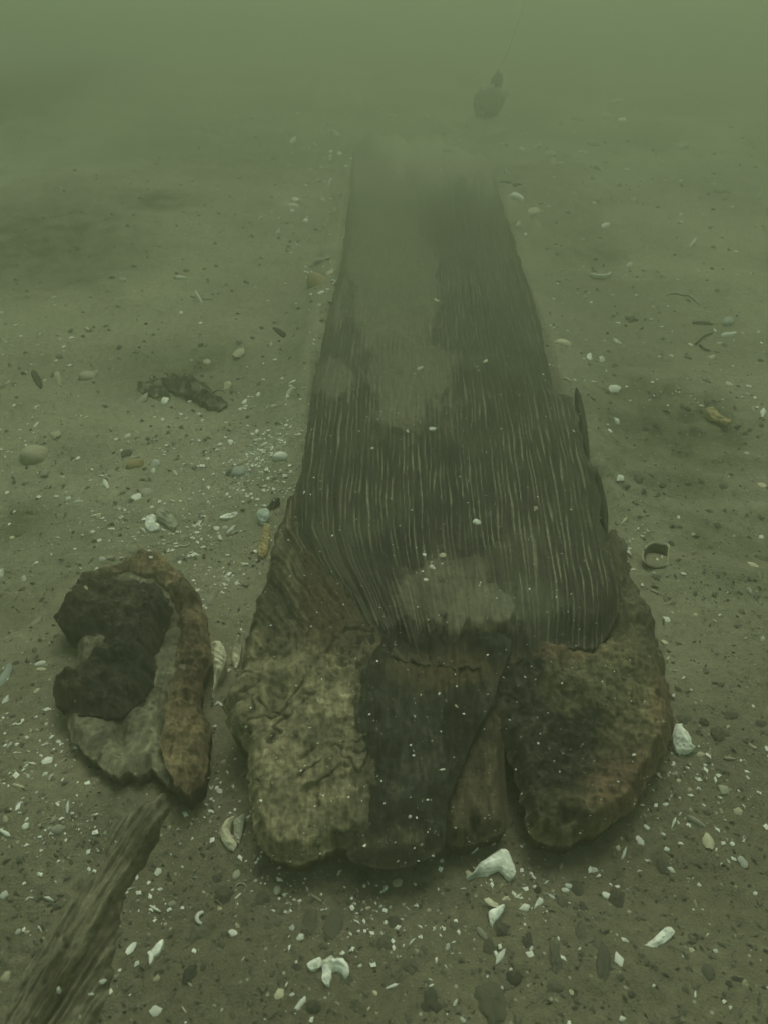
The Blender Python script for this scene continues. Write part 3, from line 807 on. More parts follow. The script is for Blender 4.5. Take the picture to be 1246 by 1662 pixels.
# ---- half buried plank at the lower left
px_, py_ = P0(150, 1480)
plank = thing('half_buried_plank', (px_, py_, 0.0), 'low half buried plank with dark grooves slanting out of the bank at lower left', 'plank')
PLANK = [(140, 1330), (185, 1296), (235, 1268), (290, 1262), (288, 1310), (268, 1362), (242, 1408), (210, 1468), (200, 1530), (190, 1600), (160, 1690), (130, 1760), (-40, 1760), (-20, 1640), (16, 1560),
         (50, 1500), (80, 1455), (110, 1420), (150, 1380), (150, 1345)]
def plank_uv(sx, sy):
    return (sx - (270 - (sy - 1290) * 0.62)) * 0.0009, (sy - 1290) * 0.0008
def plank_relief(x, y, sx, sy, dm):
    return plank_grooves(x, y, sx, sy) - 0.020 * sstep(1300, 1262, sy + 14 * pn(sx * 0.05, sy * 0.05, 537)) - 0.020 * sstep(10, -90, sx - (262 - (sy - 1290) * 0.60))
def plank_grooves(x, y, sx, sy):
    u, v = plank_uv(sx, sy)
    g = pn(u * 62 + 0.6 * pn(v * 9, u * 10, 5), v * 3.2, 531)
    return 0.012 * np.clip(g, -1, 0.4) + 0.004 * pn(u * 160, v * 8, 532) + 0.004 * fbm(x * 20, y * 20, 533, 3)
def plank_color(x, y, sx, sy, dm):
    u, v = plank_uv(sx, sy)
    g = pn(u * 62 + 0.6 * pn(v * 9, u * 10, 5), v * 3.2, 531)
    rgb = lerp3((0.150, 0.134, 0.090), (0.072, 0.063, 0.042), sstep(0.0, -0.5, g))
    k = 0.75 * np.maximum(blob(sx, sy, 70, 1585, 55, 50, 34), blob(sx, sy, 240, 1370, 28, 60, 35))
    rgb = rgb * (1 - k[:, None]) + np.array((0.050, 0.044, 0.030)) * k[:, None]
    ed = (sx - (262 - (sy - 1290) * 0.60))            # distance from the bare slope
    s = np.clip(sstep(10, -60, ed + 30 * fbm(x * 20, y * 20, 536, 3)) + 0.8 * blob(sx, sy, 235, 1300, 34, 35, 36) + 0.5 * blob(sx, sy, 170, 1640, 60, 60, 37), 0, 0.92)
    return rgb * (1 - s[:, None]) + np.array((0.165, 0.150, 0.104)) * s[:, None]
slab('grooved_board', PLANK, lambda x, y: ground_smooth(x, y) + 0.012 - 0.10 * np.maximum(0, x + 0.20 + 0.35 * (0.45 - y)), plank_relief, plank_color, M['rot'], plank, 1.6, 8.0, 9, 0.02, 0.022, -0.03, 0.004, 6,
     lambda x, y, sx, sy: plank_uv(sx, sy), (0.04, 0.035, 0.024))

# ------------------------------------------------------------------ small shapes
def layered(rfun, zfun, nth=28, nr=6, th=0.08, bend=0.0, taper=0.4):
    """closed plate: polar rings, upper and lower skin, local size about 1 x 1"""
    v = []; 
    for side in (1, -1):
        for i in range(nr + 1):
            r = i / nr
            for j in range(nth):
                a = 2 * math.pi * j / nth
                rx, ry = rfun(a)
                x, y = rx * r, ry * r
                z = zfun(x, y, r, a)
                t = th * (1 - taper * r ** 3)
                v.append((x, y + bend * x * x, z + side * t / 2))
    q = []; off = (nr + 1) * nth
    for i in range(nr):
        for j in range(nth):
            a, b, c, d = i * nth + j, i * nth + (j + 1) % nth, (i + 1) * nth + (j + 1) % nth, (i + 1) * nth + j
            q.append((a, d, c, b)); q.append((off + a, off + b, off + c, off + d))
    for j in range(nth):
        a, b = nr * nth + j, nr * nth + (j + 1) % nth
        q.append((a, off + a, off + b, b))
    return np.array(v), np.array(q)

def valve_shape(rng, ribs=0, h=0.3, concave=False, rag=0.02):
    def rf(a):
        k = 1 - 0.30 * max(0, math.cos(a - math.pi)) ** 2
        j = 1 + rag * math.sin(5 * a + 1) + rag * math.sin(11 * a + 2)
        return 0.5 * math.cos(a) * j, 0.5 * math.sin(a) * k * j
    def zf(x, y, r, a):
        z = h * max(0.0, 1 - r * r) ** 0.62
        z *= 1 + 0.25 * (-x)
        if ribs:
            ph = math.atan2(y, x + 0.62)
            z += 0.012 * math.cos(ribs * ph) * r
        z += 0.006 * math.sin(r * 34)
        return -z if concave else z
    v, q = layered(rf, zf, 36, 9, 0.045)
    v[:, 0] -= 0.16 * (1 - (2 * np.hypot(v[:, 0], v[:, 1])) ** 2).clip(0, 1)
    return v, q

def chip_shape(rng, corners=6, curve=0.25, bend=0.0, th=0.10, rough=0.25):
    ang = sorted((k + rng.uniform(-0.3, 0.3)) * 2 * math.pi / corners for k in range(corners))
    rad = [rng.uniform(1 - rough, 1.0) * 0.5 for _ in ang]
    pts = [(math.cos(a) * r, math.sin(a) * r) for a, r in zip(ang, rad)]
    def rf(a):
        best = 0.5
        dx, dy = math.cos(a), math.sin(a)
        for k in range(corners):
            (x1, y1), (x2, y2) = pts[k], pts[(k + 1) % corners]
            ex, ey = x2 - x1, y2 - y1
            den = dx * ey - dy * ex
            if abs(den) < 1e-9: continue
            t = (x1 * ey - y1 * ex) / den; s = (x1 * dy - y1 * dx) / den
            if t > 0 and -1e-6 <= s <= 1 + 1e-6: best = t; break
        w_ = 1 + 0.05 * math.sin(9 * a + 3)
        return dx * best * w_, dy * best * w_
    c1 = rng.uniform(0.5, 1.0) * curve; c2 = rng.uniform(-0.2, 0.4) * curve; ph = rng.uniform(0, 6)
    def zf(x, y, r, a):
        return -c1 * y * y * 2 - c2 * x * x * 2 + 0.02 * math.sin(9 * x + ph) + 0.10 * curve
    return layered(rf, zf, 26, 5, th, bend)

def pebble_shape(rng, seed, nth=22, nph=12, amp=0.14):
    v = [];
    for i in range(nph + 1):
        p = math.pi * i / nph
        for j in range(nth):
            a = 2 * math.pi * j / nth
            v.append((math.sin(p) * math.cos(a), math.sin(p) * math.sin(a), math.cos(p)))
    v = np.array(v)
    n = fbm(v[:, 0] * 1.5 + v[:, 2] * 0.9 + seed, v[:, 1] * 1.5 - v[:, 2] * 0.8, 600 + seed, 4, 0.6)
    v = v * (0.5 * (1 + amp * 2 * n))[:, None]
    q = []
    for i in range(nph):
        for j in range(nth):
            q.append((i * nth + j, (i + 1) * nth + j, (i + 1) * nth + (j + 1) % nth, i * nth + (j + 1) % nth))
    return v, np.array(q)

def arc_shape(rng, sweep=3.6, w_=0.10, hgt=0.16):
    """a thin curved wall: the broken rim of a shell"""
    v = []; q = []; n = 26
    for i in range(n + 1):
        a = -sweep / 2 + sweep * i / n - math.pi / 2
        t = math.sin(math.pi * min(1, max(0, i / n))) ** 0.4
        for (r, z) in ((0.5, 0), (0.5 - w_, 0), (0.5 - w_ * 0.9, hgt * (0.4 + 0.6 * t)), (0.52, hgt * (0.5 + 0.5 * t))):
            v.append((r * math.cos(a) * (1 + 0.03 * math.sin(5 * a)), r * math.sin(a), z))
    for i in range(n):
        for k in range(4):
            a, b = i * 4 + k, i * 4 + (k + 1) % 4
            q.append((a, b, b + 4, a + 4))
    q.append((0, 1, 2, 3)); q.append((n * 4 + 3, n * 4 + 2, n * 4 + 1, n * 4))
    return np.array(v), np.array(q)

def tube_mesh(name, pts, rad, nth=8, taper=None):
    pts = np.array(pts, float); v = []; q = []
    n = len(pts)
    for i in range(n):
        tn = pts[min(i + 1, n - 1)] - pts[max(i - 1, 0)]
        tn = Vector(tn).normalized()
        up = Vector((0, 0, 1)) if abs(tn.z) < 0.9 else Vector((1, 0, 0))
        s = tn.cross(up).normalized(); u = s.cross(tn)
        r = rad if taper is None else rad * taper(i / (n - 1))
        for j in range(nth):
            a = 2 * math.pi * j / nth
            p = Vector(pts[i]) + s * (r * math.cos(a)) + u * (r * math.sin(a))
            v.append(p[:])
    for i in range(n - 1):
        for j in range(nth):
            a, b = i * nth + j, i * nth + (j + 1) % nth
            q.append((a, b, b + nth, a + nth))
    me = new_mesh(name, np.array(v), quads=np.array(q))
    return me

bpy.context.view_layer.update()
DG = bpy.context.evaluated_depsgraph_get()

def drop(x, y):
    """surface height under x, y: timber or silt"""
    ok, loc, nrm, idx, ob, mt = SC.ray_cast(DG, Vector((x, y, 0.6)), Vector((0, 0, -1)))
    return (loc.z if ok else 0.0), (nrm if ok else Vector((0, 0, 1))), (ob.name if ok else '')

def see(px, py):
    """where the photograph's ray through px, py meets the scene"""
    dx = (px - PW / 2) / FPX; dy = -(py - PH / 2) / FPX
    d = Vector((dx, CP + dy * SP, -SP + dy * CP)).normalized()
    ok, loc, nrm, idx, ob, mt = SC.ray_cast(DG, Vector((0, 0, CAM_H)), d)
    return (loc, nrm, ob.name) if ok else (None, None, '')

def place(o, px, py, L, Wd, ang, tilt=0.0, sink=0.0, face_cam=0.0, roll=0.0):
    """rest o on what is seen at px, py; L, Wd in photo pixels at that depth; ang: turn in the photo"""
    loc, nrm, nm = see(px, py)
    if loc is None:
        x, y, z = on_ground(px, py); loc = Vector((x, y, z)); nrm = Vector((0, 0, 1))
    dep = loc.y * CP - (loc.z - CAM_H) * SP
    s = dep / FPX
    el = math.atan2(CAM_H - loc.z, math.hypot(loc.x, loc.y))
    fs = max(math.sin(el), 0.42)
    a = math.radians(ang)
    # length and width on the ground from their apparent size
    ca, sa = math.cos(a), math.sin(a)
    gx, gy = ca, sa / fs
    yaw = math.atan2(gy, gx)
    l = L * s * math.hypot(gx, gy)
    wx, wy = -sa, ca / fs
    wd = Wd * s * min(math.hypot(wx, wy), 1.6)
    l = min(l, L * s * 1.7)
    o.scale = (l, wd, max(l, wd) if o.get('_iso', 1) else wd)
    n = Vector((0, 0, 1)).lerp(nrm, 0.6).normalized()
    q = n.to_track_quat('Z', 'Y')
    base = Matrix.Rotation(0, 4, 'Z')
    rz = Matrix.Rotation(yaw, 4, 'Z')
    tl = Matrix.Rotation(tilt, 4, 'Y'); rl = Matrix.Rotation(roll, 4, 'X'); fc = Matrix.Rotation(face_cam, 4, 'X')
    al = Vector((0, 0, 1)).rotation_difference(n).to_matrix().to_4x4()
    m = al @ fc @ rz @ tl @ rl
    o.rotation_euler = m.to_euler()
    o.location = loc + n * (sink * max(l, wd))
    return o

_n = [0]
def make(name, kind, mat, seed=None, **kw):
    _n[0] += 1
    rng = random.Random(1000 + (_n[0] if seed is None else seed))
    if kind == 'valve': v, q = valve_shape(rng, **kw)
    elif kind == 'chip': v, q = chip_shape(rng, **kw)
    elif kind == 'arc': v, q = arc_shape(rng, **kw)
    elif kind == 'pebble': v, q = pebble_shape(rng, 1 + _n[0] % 40, **kw)
    me = new_mesh(name, v, quads=q)
    if kind == 'chip': me.set_sharp_from_angle(angle=0.7)
    return link(name, me, M[mat])

# ------------------------------------------------------------------ shells one can point at
# name, kind, material, px, py, length, width, turn, tilt, toward camera, sink, label, extra
V, CH, AR = 'valve', 'chip', 'arc'
SHELLS = [
 ('clam_shell', V, 'C', 56, 738, 38, 26, 20, .0, .15, -.05, 'domed cream clam shell half sunk in silt at the left edge of the photo', dict(h=.36)),
 ('clam_shell', V, 'C', 142, 611, 24, 15, 15, 0, .2, -.03, 'small domed cream clam shell left of the dark weedy clump', dict(h=.32)),
 ('broken_shell', CH, 'T', 447, 820, 26, 15, 35, .1, .5, .10, 'dark hollow shell flap with pale rim beside the blue grey oyster', dict(corners=5, curve=.6)),
 ('clam_shell', V, 'O', 219, 754, 26, 14, 25, 0, .3, -.02, 'ochre clam shell below the round dark pebble', dict(h=.25)),
 ('shell_shard', CH, 'C', 218, 742, 19, 4, 5, 0, .1, .02, 'thin cream shell sliver between dark pebble and ochre clam shell', dict(corners=5)),
 ('broken_shell', CH, 'W', 430, 723, 22, 10, 5, .1, .3, .05, 'bent white shell fragment above the white wedge near the timber edge', dict(corners=6, curve=.6, rough=.5)),
 ('clam_shell', V, 'W', 455, 741, 24, 12, 8, 0, .3, -.04, 'white wedge shaped shell close to the timber edge', dict(h=.35)),
 ('clam_shell', V, 'B', 388, 767, 23, 15, 30, .0, .3, -.02, 'pale bluish shell with a dark pebble at its left', dict(h=.3)),
 ('broken_shell', CH, 'G', 238, 801, 22, 16, 15, .1, .3, .04, 'lumpy pale grey shell cluster piece above the jagged white shell', dict(corners=7, curve=.5, th=.25)),
 ('broken_shell', CH, 'W', 222, 808, 16, 12, 30, .1, .3, .04, 'small whitish lump at the foot of the lumpy grey piece', dict(corners=7, curve=.5, th=.25)),
 ('shell_crescent', AR, 'C', 300, 881, 17, 12, 10, 0, .2, 0, 'little curved shell rim above the rotten chunk', dict(sweep=2.8)),
 ('shell_shard', CH, 'W', 375, 861, 20, 7, 50, 0, .2, .04, 'slanting white shell splinter among the shell litter', dict(corners=5, curve=.4)),
 ('shell_shard', CH, 'W', 352, 858, 13, 8, 15, 0, .2, .04, 'stubby white chip beside the slanting white splinter', dict(corners=6)),
 ('shell_shard', CH, 'C', 337, 843, 12, 9, 80, 0, .2, .04, 'peach coloured triangular shell chip left of the long white shard', dict(corners=3, rough=.1)),
 ('clam_shell', V, 'W', 474, 643, 20, 17, 70, 0, .35, .04, 'bowl shaped shell with white lower rim beside the timber', dict(h=.28, concave=True)),
 ('clam_shell', V, 'O', 514, 459, 26, 20, -50, 0, .3, -.02, 'orange tinted clam shell at the far left timber edge', dict(h=.28)),
 ('shell_shard', CH, 'C', 535, 443, 14, 8, 30, 0, .25, .03, 'cream chip up and right of the orange clam shell', dict(corners=6)),
 ('shell_shard', CH, 'W', 521, 475, 15, 6, 10, 0, .2, .03, 'white chip just under the orange clam shell', dict(corners=5)),
 ('broken_shell', CH, 'G', 522, 424, 36, 9, -10, .0, .25, .03, 'long grey shell edge above the orange clam shell', dict(corners=7, curve=.4, bend=-.3)),
 ('broken_shell', CH, 'C', 477, 335, 25, 8, -5, 0, .45, .04, 'pale bar shaped shell lying far left of the timber', dict(corners=7, curve=.3)),
 ('shell_shard', CH, 'W', 475, 343, 9, 8, 0, 0, .5, .04, 'round white chip below the pale bar shaped shell', dict(corners=7)),
 ('clam_shell', V, 'W', 837, 322, 27, 13, 12, 0, .35, -.02, 'bright white pointed shell at the far right timber edge', dict(h=.3)),
 ('clam_shell', V, 'C', 864, 346, 21, 13, 25, 0, .35, -.02, 'cream oval shell just nearer than the bright pointed one', dict(h=.26)),
 ('shell_crescent', AR, 'W', 972, 446, 34, 26, 0, 0, .1, 0, 'thin white crescent shell rim standing out right of the timber', dict(sweep=2.9, w_=.07, hgt=.22)),
 ('clam_shell', V, 'C', 913, 559, 30, 13, 8, 0, .3, -.03, 'flat cream clam shell beside the right timber edge', dict(h=.28)),
 ('shell_shard', CH, 'W', 955, 581, 15, 9, 70, 0, .3, .05, 'upright white chip next to a smaller one right of the timber', dict(corners=6)),
 ('broken_shell', CH, 'W', 996, 633, 22, 16, 15, .1, .3, .05, 'bright white lumpy shell with a dark pebble at its side', dict(corners=8, curve=.5, th=.25)),
 ('clam_shell', V, 'B', 1180, 523, 19, 11, 25, 0, .3, -.02, 'pale bluish shell at the end of a dark stick', dict(h=.3)),
 ('razor_shell', CH, 'W', 1182, 543, 28, 8, 5, 0, .25, .03, 'elongated white shell below the dark stick', dict(corners=7, curve=.4, rough=.15)),
 ('razor_shell', CH, 'G', 1161, 571, 20, 4, -8, 0, .2, .03, 'thin grey sliver below the elongated white shell', dict(corners=5, rough=.15)),
 ('shell_shard', CH, 'W', 1167, 557, 13, 4, 5, 0, .2, .03, 'short white sliver between elongated shell and grey sliver', dict(corners=5)),
 ('shell_shard', CH, 'C', 1136, 1225, 22, 9, 0, 0, .2, .04, 'peach pointed chip right below the rough white lump', dict(corners=4)),
 ('shell_shard', CH, 'C', 1219, 1212, 20, 9, -35, 0, .2, .04, 'curved cream shell flake near dark pebbles at the right side', dict(corners=5, curve=.6)),
 ('broken_shell', CH, 'G', 1128, 1334, 38, 12, -28, .1, .3, .04, 'striped grey white shell fan fragment above a square one', dict(corners=6, curve=.6)),
 ('broken_shell', CH, 'C', 1149, 1366, 28, 24, 80, .3, .3, .04, 'squarish folded shell with one bright side below the striped fragment', dict(corners=5, curve=.9, rough=.15)),
 ('broken_shell', CH, 'W', 1204, 1400, 23, 15, -50, .2, .2, .05, 'bright white chunk near the right edge casting a dark spot', dict(corners=6, th=.25)),
 ('shell_shard', CH, 'C', 1129, 1467, 20, 8, -65, 0, .2, .03, 'pale pointed wedge chip alone on the silt', dict(corners=3, rough=.1)),
 ('broken_shell', CH, 'W', 1003, 1558, 26, 18, -65, .1, .1, .04, 'blocky white shell piece beside the long dark pebble', dict(corners=4, rough=.1, th=.2)),
 ('shell_crescent', CH, 'W', 769, 1381, 22, 6, 40, 0, .2, .03, 'narrow white crescent left of the largest pitted shell', dict(corners=6, bend=.5)),
 ('shell_shard', CH, 'C', 819, 1459, 18, 7, 35, .1, .2, .04, 'small prong beside the two piece broken shell', dict(corners=5)),
 ('razor_shell', CH, 'W', 811, 1553, 32, 10, 48, 0, .1, .04, 'white rod like shell piece above the big flat stone', dict(corners=6, rough=.12)),
 ('razor_shell', CH, 'C', 516, 1460, 38, 6, -30, 0, .1, .03, 'slim cream shell sliver just below the timber end', dict(corners=6, rough=.12)),
 ('shell_shard', CH, 'W', 489, 1629, 30, 12, 45, 0, .1, .04, 'slanted white flake near the bottom edge left of centre', dict(corners=5, curve=.4)),
 ('shell_shard', CH, 'C', 645, 1434, 20, 16, 20, .1, .2, .04, 'pinkish cream chip under the middle of the timber end', dict(corners=6)),
 ('clam_shell', CH, 'G', 343, 973, 28, 18, 65, 0, .3, .03, 'translucent grey flake beside the orange rim of the chunk', dict(corners=7, curve=.4)),
 ('clam_shell', CH, 'G', 58, 1012, 26, 14, 35, .1, .3, .04, 'whitish grey shell flake left of the black rotten heart', dict(corners=6, curve=.4)),
 ('oyster_shell', CH, 'B', 8, 1100, 44, 22, 70, .0, .3, .03, 'bluish grey shell cut off by the left edge', dict(corners=7, curve=.4)),
 ('shell_crescent', CH, 'W', 66, 1077, 23, 8, 15, .1, .3, .05, 'upper of two stacked pale shell slivers left of the chunk', dict(corners=6, bend=-.4)),
 ('shell_crescent', CH, 'C', 67, 1087, 20, 6, 0, .1, .3, .03, 'lower of two stacked pale shell slivers left of the chunk', dict(corners=6)),
 ('broken_shell', CH, 'W', 10, 1137, 15, 12, 80, .1, .2, .05, 'squarish white chip by the left edge below the bluish shell', dict(corners=4, rough=.1, th=.2)),
 ('razor_shell', CH, 'C', 32, 1277, 30, 6, -15, .0, .2, .04, 'pinkish shell needle next to a dark dimple', dict(corners=5)),
 ('shell_crescent', CH, 'W', 110, 1311, 20, 6, -80, 0, .2, .04, 'small white comma shaped shell on the left bank', dict(corners=6, bend=.5)),
 ('broken_shell', V, 'G', 94, 1347, 21, 14, 10, 0, .3, -.02, 'dull grey domed shell on the left bank', dict(h=.3)),
 ('shell_crescent', AR, 'W', 333, 1491, 20, 30, -90, 0, .2, .0, 'hook shaped white shell on a grey pebble', dict(sweep=2.6, w_=.2, hgt=.2)),
 ('broken_shell', CH, 'W', 213, 1540, 24, 14, 60, .1, .2, .05, 'double bright white chip beside the plank', dict(corners=7, rough=.4)),
 ('broken_shell', CH, 'W', 253, 1641, 24, 17, 25, .1, .2, .05, 'pinkish white chunk near the bottom edge right of the plank', dict(corners=5, th=.2)),
 ('clam_shell', V, 'G', 384, 1421, 16, 13, 70, 0, .2, 0, 'small pale round shell below the open clam', dict(h=.3)),
 ('clam_shell', V, 'G', 450, 1446, 15, 13, 80, 0, .2, 0, 'small pale oval shell left of the slim sliver', dict(h=.3)),
 ('shell_crescent', AR, 'G', 391, 1441, 18, 12, 180, 0, .1, 0, 'tiny grey shell hoop below the small pale round shell', dict(sweep=2.8, w_=.1)),
 ('broken_shell', CH, 'C', 1221, 918, 24, 14, 0, .1, .25, .04, 'orange tinted shell beside a pale round pebble at the right edge', dict(corners=6, curve=.5)),
 ('clam_shell', V, 'W', 773, 848, 14, 9, 10, 0, .3, -.02, 'small white shell resting on the middle of the grained timber', dict(h=.3)),
 ('clam_shell', CH, 'C', 998, 167, 28, 8, 10, 0, .6, .05, 'faint pale shell far off right of the roped weight', dict(corners=6)),
 ('clam_shell', CH, 'G', 725, 247, 24, 11, 0, 0, .6, .04, 'faint greyish shell far off on the silted timber', dict(corners=7)),
 ('clam_shell', CH, 'C', 635, 190, 19, 7, 0, 0, .6, .05, 'faint pale shell at the far hazy end of the timber', dict(corners=6)),
 ('clam_shell', CH, 'C', 896, 267, 16, 9, 50, 0, .6, .05, 'pale bent shell in the far shell patch right of the timber', dict(corners=6)),
 ('shell_shard', CH, 'C', 909, 267, 18, 7, 5, 0, .6, .04, 'flat pale shell touching the bent one in the far patch', dict(corners=6)),
]
for (nm, kind, mt, px, py, L, Wd, ang, tilt, fcam, sink, lab, kw) in SHELLS:
    o = make(nm, kind, mt, **kw)
    place(o, px, py, L, Wd, ang, tilt, sink, fcam)
    cat = 'shell' if nm != 'shell_shard' else 'shell fragment'
    tag(o, lab, cat)

# shells whose outline was traced: name, tone, tile origin and scale, outline, tilt, label
SHC = {'W': ((0.66, 0.64, 0.54), (0.93, 0.92, 0.85)), 'C': ((0.46, 0.42, 0.29), (0.68, 0.62, 0.46)), 'G': ((0.24, 0.24, 0.18), (0.38, 0.37, 0.29)), 'O': ((0.24, 0.20, 0.10), (0.42, 0.32, 0.15)), 'B': ((0.28, 0.33, 0.29), (0.54, 0.60, 0.53))}
T1, T2, T3, T4, T5, T6, T7 = (730, 1350, 4.984), (980, 1040, 4.684), (480, 1350, 4.984), (980, 1350, 4.684), (210, 690, 4.792), (0, 840, 2.967), (0, 1242, 2.967)
T8, T9 = (230, 1350, 4.984), (1000, 480, 5.065)
TRACED = [
 ('broken_shell', 'W', T1, [(125, 348), (180, 325), (230, 250), (330, 180), (410, 128), (460, 133), (490, 180), (502, 222), (522, 262), (536, 320), (515, 348), (488, 362), (450, 335), (400, 300), (370, 305), (300, 315), (240, 312), (190, 335)], .45, .010, 'largest white pitted shell with a pointed left tip below the timber'),
 ('broken_shell', 'W', T2, [(525, 700), (535, 655), (550, 618), (600, 612), (602, 640), (640, 680), (668, 730), (665, 765), (698, 788), (660, 808), (620, 815), (570, 805), (538, 775)], .55, .014, 'rough white barnacled shell lump resting against the brown timber lobe'),
 ('broken_shell', 'W', T3, [(208, 1030), (240, 1018), (290, 982), (312, 1012), (360, 1005), (402, 1028), (432, 1080), (432, 1142), (404, 1142), (382, 1095), (335, 1078), (290, 1088), (288, 1130), (276, 1200), (250, 1228), (213, 1195), (213, 1110)], .2, .010, 'arched bright white shell opening downward at the bottom of the photo'),
 ('broken_shell', 'W', T3, [(92, 1062), (140, 1025), (190, 1008), (208, 1030), (203, 1078), (160, 1106), (110, 1102)], .2, .006, 'white leaf shaped shell piece left of the arched one'),
 ('broken_shell', 'W', T4, [(275, 858), (350, 825), (400, 780), (440, 742), (490, 712), (532, 735), (538, 765), (480, 818), (420, 858), (380, 878), (320, 876)], .2, .007, 'large crescent white shell piece lying alone on bare silt'),
 ('broken_shell', 'C', T1, [(272, 545), (310, 528), (350, 555), (388, 575), (372, 602), (320, 592)], .25, .005, 'dull cream half of a two piece broken shell'),
 ('broken_shell', 'W', T1, [(312, 640), (360, 608), (430, 576), (443, 600), (402, 662), (372, 692), (345, 732), (322, 712), (318, 680)], .3, .007, 'brighter slanted half of a two piece broken shell'),
 ('broken_shell', 'W', T5, [(122, 770), (130, 708), (160, 688), (195, 693), (207, 728), (195, 750), (232, 760), (226, 787), (180, 812), (138, 800)], .45, .006, 'white jagged broken shell touching the smooth grey clam shell'),
 ('clam_shell', 'G', T5, [(208, 660), (240, 636), (290, 638), (332, 680), (362, 730), (372, 767), (340, 788), (300, 772), (250, 738), (214, 715)], .3, .008, 'smooth grey oval clam shell touching a white broken shell'),
 ('broken_shell', 'W', T5, [(703, 712), (740, 690), (790, 678), (838, 666), (838, 686), (792, 716), (760, 722), (720, 720)], .4, .004, 'long white shell shard left of the blue grey oyster'),
 ('oyster_shell', 'B', T5, [(988, 690), (1004, 650), (1040, 636), (1082, 648), (1094, 690), (1082, 722), (1050, 738), (1013, 726)], .5, .010, 'blue grey pearly oyster shell against the timber edge'),
 ('oyster_shell', 'O', T5, [(1048, 758), (1092, 772), (1094, 850), (1082, 930), (1060, 1002), (1010, 1005), (998, 940), (1030, 850)], .25, .008, 'long ochre oyster shell leaning on the timber flank'),
 ('mussel_shell', 'C', T6, [(1012, 600), (1060, 588), (1087, 640), (1088, 690), (1062, 740), (1042, 772), (1022, 852), (1030, 770), (1024, 680)], .5, .010, 'tall pale shell wedged upright between chunk and timber'),
 ('mussel_shell', 'C', T6, [(1118, 650), (1145, 556), (1162, 610), (1157, 660), (1140, 724), (1124, 700)], .5, .006, 'slender pale shell leaning on the timber side'),
 ('open_clam', 'C', T7, [(1063, 300), (1095, 248), (1127, 238), (1110, 280), (1110, 320), (1140, 372), (1100, 384), (1068, 352)], .35, .012, 'left gaping half of an open clam beside the ochre timber end'),
 ('open_clam', 'G', T7, [(1128, 256), (1178, 232), (1170, 300), (1152, 372), (1130, 345), (1124, 290)], .35, .006, 'right translucent half of an open clam beside the ochre timber end'),
 ('broken_shell', 'W', T8, [(58, 1062), (64, 980), (95, 928), (140, 878), (172, 862), (167, 902), (130, 962), (95, 1002), (80, 1052)], .2, .006, 'long wing shaped white shell right of the half buried plank'),
 ('oyster_shell', 'O', T9, [(733, 920), (790, 907), (850, 958), (900, 998), (947, 1015), (930, 1032), (860, 1012), (800, 997), (758, 957)], .4, .008, 'long ochre oyster shell lying askew below a round dark pebble'),
]
M['shellskin'] = mat_wood('shell_skin', (90, 90), 0.55, 0.12, 0.0012)
for k_, (nm, tone, (ox, oy, sc_), pts, tilt_, lift_, lab) in enumerate(TRACED):
    pp = [(ox + a_ / sc_, oy + b_ / sc_) for a_, b_ in pts]
    mx, my = np.mean([p[0] for p in pp]), np.mean([p[1] for p in pp])
    loc, nrm, on_ = see(mx, my)
    y_lo = min(unproj(p[0], p[1], loc.z)[1] for p in pp)
    dk, lt = SHC[tone]
    zt = lambda x, y: loc.z + 0.003 + 0.4 * lift_ + np.clip(tilt_ * (y - y_lo), 0, 0.03)
    o = slab(nm, pp, zt,
         lambda x, y, sx, sy, dm: lift_ * 0.55 * (sstep(0, 0.02, dm)) + 0.0014 * pn(x * 130, y * 130, 800 + k_) - 0.002 * sstep(0.55, 0.8, pn(x * 260, y * 260, 860 + k_)) + 0.0004 * np.sin((x * 0.6 + y) * 900 + 3 * pn(x * 60, y * 60, 820 + k_)) * (tone != 'W'),
         lambda x, y, sx, sy, dm: lerp3(lt, dk, np.clip(sstep(0.0, 0.5, fbm(x * 70, y * 70, 840 + k_, 4)) + 0.5 * sstep(0.55, 0.8, pn(x * 260, y * 260, 860 + k_)) + 0.45 * sstep(0.5, 0.95, np.sin((x * 0.7 + y) * 1300 + 5 * pn(x * 40, y * 40, 880 + k_))), 0, 1)) * (1 - 0.45 * sstep(0.1, 0.5, fbm(x * 38, y * 38, 890 + k_, 4)))[:, None],
         M['shellskin'], None, 0.7 if my > 1000 else 0.6, 2.0, 70 + k_, 0.004, lift_ * 0.25, loc.z - 0.004, 0.0015, 4, None, None, 0.22)
    tag(o, lab, 'shell')

